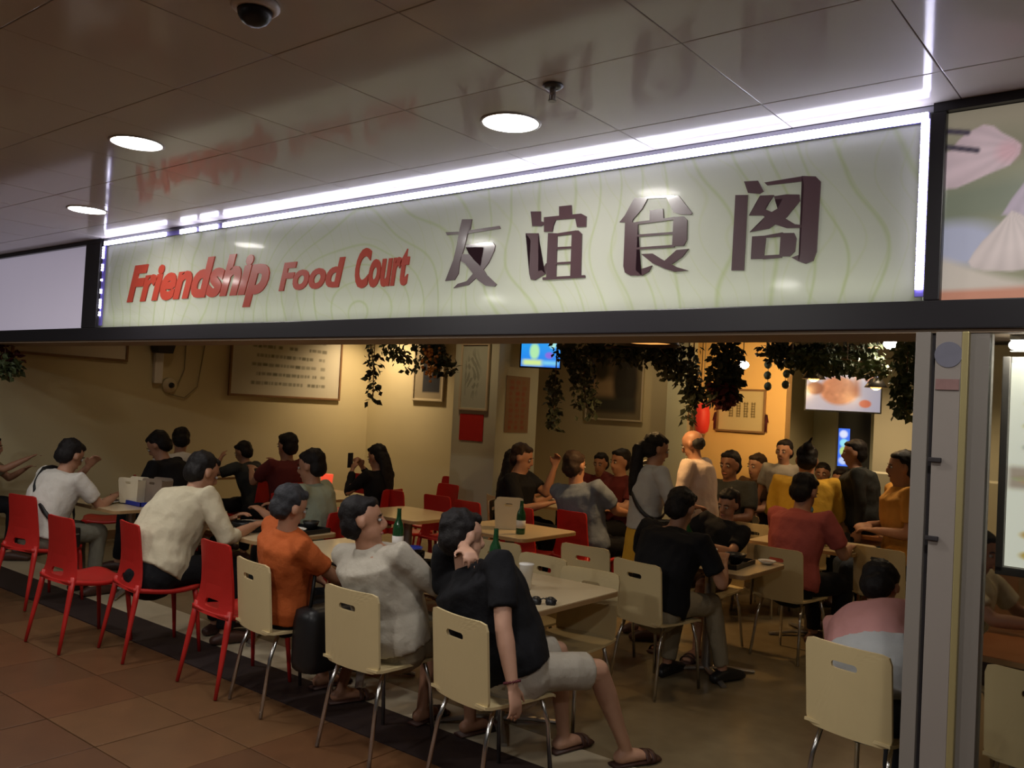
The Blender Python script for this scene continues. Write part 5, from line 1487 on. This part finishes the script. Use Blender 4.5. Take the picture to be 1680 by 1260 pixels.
# menu posters behind the glass, right edge
def menu(U, V):
    c = [0.86 + 0 * U, 0.86 + 0 * U, 0.72 + 0 * U]
    rng = np.random.RandomState(2)
    c = mixc(c, recm(U, V, 0, 1, 0.38, 0.49, 0.03) , (0.42, 0.34, 0.26))
    for col in range(4):
        x = 0.13 + col * 0.25
        for y, cc in ((0.80, (0.42, 0.42, 0.38)), (0.69, (0.42, 0.38, 0.12)), (0.585, (0.33, 0.36, 0.32)), (0.16, (0.60, 0.42, 0.14)), (0.06, (0.58, 0.42, 0.10))):
            c = mixc(c, ellm(U, V, x, y, 0.085, 0.032, 0.25), cc)
            c = mixc(c, ellm(U, V, x, y + .006, 0.05, 0.016, 0.4) * .6, [k * 1.35 for k in cc])
            c = mixc(c, recm(U, V, x - .06, x + .06, y - 0.055, y - 0.047, 0.012) * .6, (0.55, 0.30, 0.25))
        for q in range(10):
            c = mixc(c, ellm(U, V, x + rng.uniform(-.1, .1), 0.43 + rng.uniform(-.04, .04), 0.04, 0.012, 0.5) * .7, (rng.uniform(.3, .7), rng.uniform(.25, .6), .2))
        c = mixc(c, recm(U, V, x - .055, x + .05, 0.30, 0.37, 0.01), (0.55, 0.06, 0.06))
        c = mixc(c, recm(U, V, x - .03, x + .03, 0.325, 0.345, 0.02) * .6, (0.8, 0.6, 0.4))
        c = mixc(c, ellm(U, V, x + .01, 0.245, 0.05, 0.014, 0.5), (0.45, 0.12, 0.08))
    return c
mp = thing('menu_board', 'tall bright lit menu board with dish photos behind the glass', 'menu board', (-0.04, 3.24, 1.27))
panel('menu_print', 0.92, 0.66, menu, print_mat('menu_print', 0.62, 0.4), 180, 130, mp)
fin('menu_frame', box(-0.485, -0.462, -0.01, 0.04, -0.02, 0.68, 0.003), M['postgrey'], mp)
fin('menu_frame', box(-0.485, 0.485, -0.01, 0.04, -0.03, -0.002, 0.003), M['postgrey'], mp)
fin('menu_back', box(-0.46, 0.46, 0.004, 0.04, 0, 0.68), M['white'], mp)
tl = thing('tube_light', 'bright white tube lamp above the menu board', 'lamp', (0.0, 3.21, 1.985))
fin('tube', tube([(-0.49, 0, 0), (0.5, 0, 0)], 0.016, 14, 'round'), M['bulb'], tl, True)
fin('housing', box(-0.5, 0.5, -0.02, 0.02, 0.016, 0.03), M['white'], tl)
lamp('tube_lamp', 'AREA', (0, -0.0, -0.02), 1.6, (1, 0.97, 0.86), 1.0, 0.03, None, parent=tl)

# ------------------------------------------------------------------ lamps inside
def pendant(label, loc, r, kind, power, color, m, spot=R(120), aimdown=True, shade=True, aim=None):
    t = thing('pendant_lamp', label, 'lamp', loc)
    if shade:
        fin('lamp_shade', lathe([(0.02, r * 0.9), (r * 0.5, r * 0.75), (r, 0.0), (r * 0.97, 0.0), (r * 0.45, r * 0.7), (0.018, r * 0.84)], 24), M['lampshade'], t, True)
    b = bmesh.new(); ell(b, (0, 0, r * 0.12), (r * 0.5, r * 0.5, r * 0.36) if r < .2 else (r * .94, r * .94, 0.02))
    fin('bulb', b, m, t, True)
    fin('cord', tube([(0, 0, r * 0.8), (0, 0, 2.95 - loc[2])], 0.004, 6), M['blackp'], t)
    o = lamp('lamp_light', kind, (0, 0, -r * 0.35), power, color, 0.06, parent=t, spot=spot, blend=0.8)
    if kind == 'SPOT' and aim is not None:
        dr = Vector(aim) - Vector(loc); o.rotation_euler = dr.to_track_quat('-Z', 'Y').to_euler()
    return t
WARM = (1.0, 0.60, 0.24)
GOLD = (1.0, 0.66, 0.26)
pendant('white glowing globe lamp in the foliage near the post', (-2.131,7.872,2.398), 0.13, 'POINT', 9 * ROOM_W, (1.0, 0.85, 0.6), M['bulb'], shade=False)
pendant('small bright white spot lamp in front of the lit gold wall', (-3.310,7.515,2.181), 0.11, 'SPOT', 30 * ROOM_W, GOLD, M['bulb'], R(84), aim=(-3.70, 8.8, 1.98), shade=False)
pendant('wide dark pendant lamp with an orange glow, below the long sign', (-3.620,6.306,2.270), 0.27, 'SPOT', 26 * ROOM_W, WARM, M['bulbwarm'], R(140), aim=(-4.0, 6.6, 0))
pendant('tiny orange pendant lamp left of the wide television', (-2.891,8.171,2.111), 0.11, 'POINT', 5 * ROOM_W, WARM, M['bulbwarm'])
pendant('small cone-shaded pendant lamp before the right end of the wide television', (-2.313,8.122,2.044), 0.10, 'POINT', 3 * ROOM_W, WARM, M['bulbwarm'])
for (x, y, w_) in ((-8.85, 8.1, 55), (-8.4, 5.0, 5), (-6.6, 5.2, 7), (-5.2, 4.6, 7), (-3.4, 4.6, 9), (-1.6, 5.6, 10), (-5.0, 8.2, 9), (-1.6, 8.0, 14), (0.6, 6.0, 12), (-0.8, 11.0, 26), (-3.6, 12.3, 95), (-1.4, 12.2, 50), (-6.2, 6.6, 8)):
    t = thing('added_warm_spot', 'added warm fill spot at the hidden inner ceiling', 'lamp', (x, y, 2.948), 0, 'added warm fill spots of the inner ceiling')  # unseen spots, added to brighten the walls and tables
    fin('trim_ring', lathe([(0.05, 0.0), (0.075, 0), (0.07, -0.008), (0.05, -0.004)], 20), M['white'], t)
    lamp('lamp_light', 'SPOT', (0, 0, -0.03), w_ * ROOM_W, (1.0, 0.72, 0.42), 0.07, parent=t, spot=R(130), blend=0.9)

# ------------------------------------------------------------------ hanging foliage
def leaf_quad(bm, p, d, n, L, Wd):
    s = d.cross(n).normalized() * Wd
    a = bm.verts.new(p); b = bm.verts.new(p + d * L * 0.5 + s + n * L * .08); c = bm.verts.new(p + d * L); e = bm.verts.new(p + d * L * 0.5 - s + n * L * .08); f = bm.verts.new(p + d * L * .5 - n * L * .06)
    bm.faces.new((a, b, f)); bm.faces.new((b, c, f)); bm.faces.new((c, e, f)); bm.faces.new((e, a, f))
def garland(label, pts, n, rad, m='leafdark', L=(0.05, 0.09), drop=0.0, extra=None, cat='vine'):
    pts = [Vector(p) for p in pts]
    t = thing('ivy_garland', label, cat, pts[0])
    o0 = pts[0]
    fin('stem', tube([Vector((0, 0, 2.95 - o0.z))] + [p - o0 for p in pts], 0.006, 6), M['wood'], t)
    if len(pts) > 2: fin('stem', tube([pts[-2] - o0, pts[-2] - o0 + Vector((0, 0, 2.95 - pts[-2].z))], 0.004, 6), M['wood'], t)
    bm = bmesh.new()
    for k in range(n):
        i = random.random() * (len(pts) - 1); j = min(int(i), len(pts) - 2) if len(pts) > 1 else 0
        p = pts[j].lerp(pts[j + 1], i - j) if len(pts) > 1 else pts[0]
        r_ = rad * math.sqrt(random.random()); a = random.random() * 6.283
        q = Vector((math.cos(a) * r_, math.sin(a) * r_, random.uniform(-1, 0.6) * rad - random.random() ** 2 * drop))
        d = Vector((random.uniform(-1, 1), random.uniform(-1, 1), random.uniform(-1.4, .3))).normalized()
        nn = Vector((random.uniform(-1, 1), random.uniform(-1, 1), random.uniform(.2, 1))).normalized()
        LL = random.uniform(*L)
        if (p + q).z > 2.84: q.z = 2.84 - p.z - random.random() * 0.05
        leaf_quad(bm, p + q - o0, d, nn, LL, LL * 0.33)
    fin('leaves', bm, M[m], t)['kind'] = 'stuff'
    if extra:
        for (q, r_, mm, cnt) in extra:
            b = bmesh.new()
            for k in range(cnt):
                ell(b, Vector(q) - o0 + Vector((random.gauss(0, r_ * .5), random.gauss(0, r_ * .5), random.gauss(0, r_))), (0.016,) * 3, None, 1)
            o = fin('berries', b, M[mm], t, True); o['kind'] = 'stuff'
    return t
garland('thin ivy strand hanging left of the dark portrait', [(-6.457,5.837,2.238), (-6.429,5.866,2.035), (-6.426,5.878,1.735)], 90, 0.07, 'leafdark')
garland('leafy sprig with pale leaves above the lit corner', [(-6.308,5.954,2.284), (-6.235,6.015,2.198), (-6.134,6.099,2.103)], 130, 0.11, 'leaf')
garland('grape-like bunch with orange berries and ivy before the dark portrait', [(-5.508,5.569,2.265), (-5.412,5.649,2.168), (-5.306,5.737,2.039)], 200, 0.11, 'leafdark', extra=[((-5.367,5.559,2.107), 0.07, 'grape', 40), ((-5.359,5.570,1.962), 0.035, 'grape', 10)])
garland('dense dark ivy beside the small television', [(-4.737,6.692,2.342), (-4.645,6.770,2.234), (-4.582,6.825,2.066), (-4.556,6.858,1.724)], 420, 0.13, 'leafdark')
garland('dark hanging spray below the small television', [(-4.905,6.824,2.061), (-4.909,6.829,1.826), (-4.910,6.837,1.532)], 150, 0.07, 'leafdark')
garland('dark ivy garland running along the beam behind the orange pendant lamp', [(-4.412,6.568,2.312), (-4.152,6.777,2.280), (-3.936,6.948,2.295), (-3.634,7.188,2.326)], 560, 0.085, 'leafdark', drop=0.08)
garland('ivy clump hanging over the framed landscape', [(-3.822,6.912,2.275), (-3.734,6.987,2.156), (-3.634,7.068,2.086)], 260, 0.12, 'leafdark')
garland('stringy dark vine down the pilaster beside the red lantern', [(-3.686,7.278,2.222), (-3.692,7.282,1.942), (-3.716,7.273,1.660)], 130, 0.07, 'leafdark')
garland('big hanging plant with dark red tips before the lit gold wall', [(-3.189,6.839,2.336), (-3.158,6.869,2.195), (-3.174,6.861,2.039), (-3.176,6.862,1.957)], 620, 0.13, 'leafdark', extra=None)
garland('maroon leaf cluster at the bottom of the big hanging plant', [(-3.155,6.815,1.965), (-3.157,6.816,1.884)], 220, 0.09, 'leafred')
garland('ivy spray left of the red lantern top', [(-3.678,7.165,1.981), (-3.581,7.243,1.943), (-3.537,7.280,1.891)], 110, 0.08, 'leafdark')
for i_, (x0, ys) in enumerate(((1260, (580, 597, 613, 628)), (1290, (600, 612, 624)))):
    t = thing('bead_string', ('dark bead string hanging above the framed scroll' if i_ == 0 else 'short bead string right of the framed scroll'), 'decoration', (-3.146,7.704,2.342) if i_ == 0 else (-3.021,7.806,2.266))
    for k in range(len(ys)):
        b = bmesh.new(); ell(b, (random.uniform(-.01, .01), 0, -0.10 * k - 0.03), (0.035, 0.035, 0.04), None, 2)
        fin('bead', b, M['leafdark'], t, True)
    fin('cord', tube([(0, 0, 2.95 - t.location[2]), (0, 0, -0.10 * len(ys) + .05)], 0.003, 6), M['cable'], t)
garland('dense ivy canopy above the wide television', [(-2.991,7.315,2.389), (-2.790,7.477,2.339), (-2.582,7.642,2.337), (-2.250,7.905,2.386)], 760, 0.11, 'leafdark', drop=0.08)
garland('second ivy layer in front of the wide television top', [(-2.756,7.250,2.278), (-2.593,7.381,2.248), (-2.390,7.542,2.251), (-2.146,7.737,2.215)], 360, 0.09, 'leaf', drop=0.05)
garland('ivy curtain hanging along the inside of the grey post', [(-1.828,7.218,2.373), (-1.829,7.227,2.088), (-1.830,7.234,1.850)], 420, 0.10, 'leaf')

garland('faded red and grey artificial flowers high on the left wall at the picture edge', [(-8.584,3.253,2.049), (-8.521,3.307,1.954), (-8.483,3.341,1.835)], 120, 0.10, 'leafred')
garland('grey leafy tuft below the faded red flowers at the left picture edge', [(-8.466,3.289,1.897), (-8.403,3.342,1.803)], 110, 0.09, 'leaf')
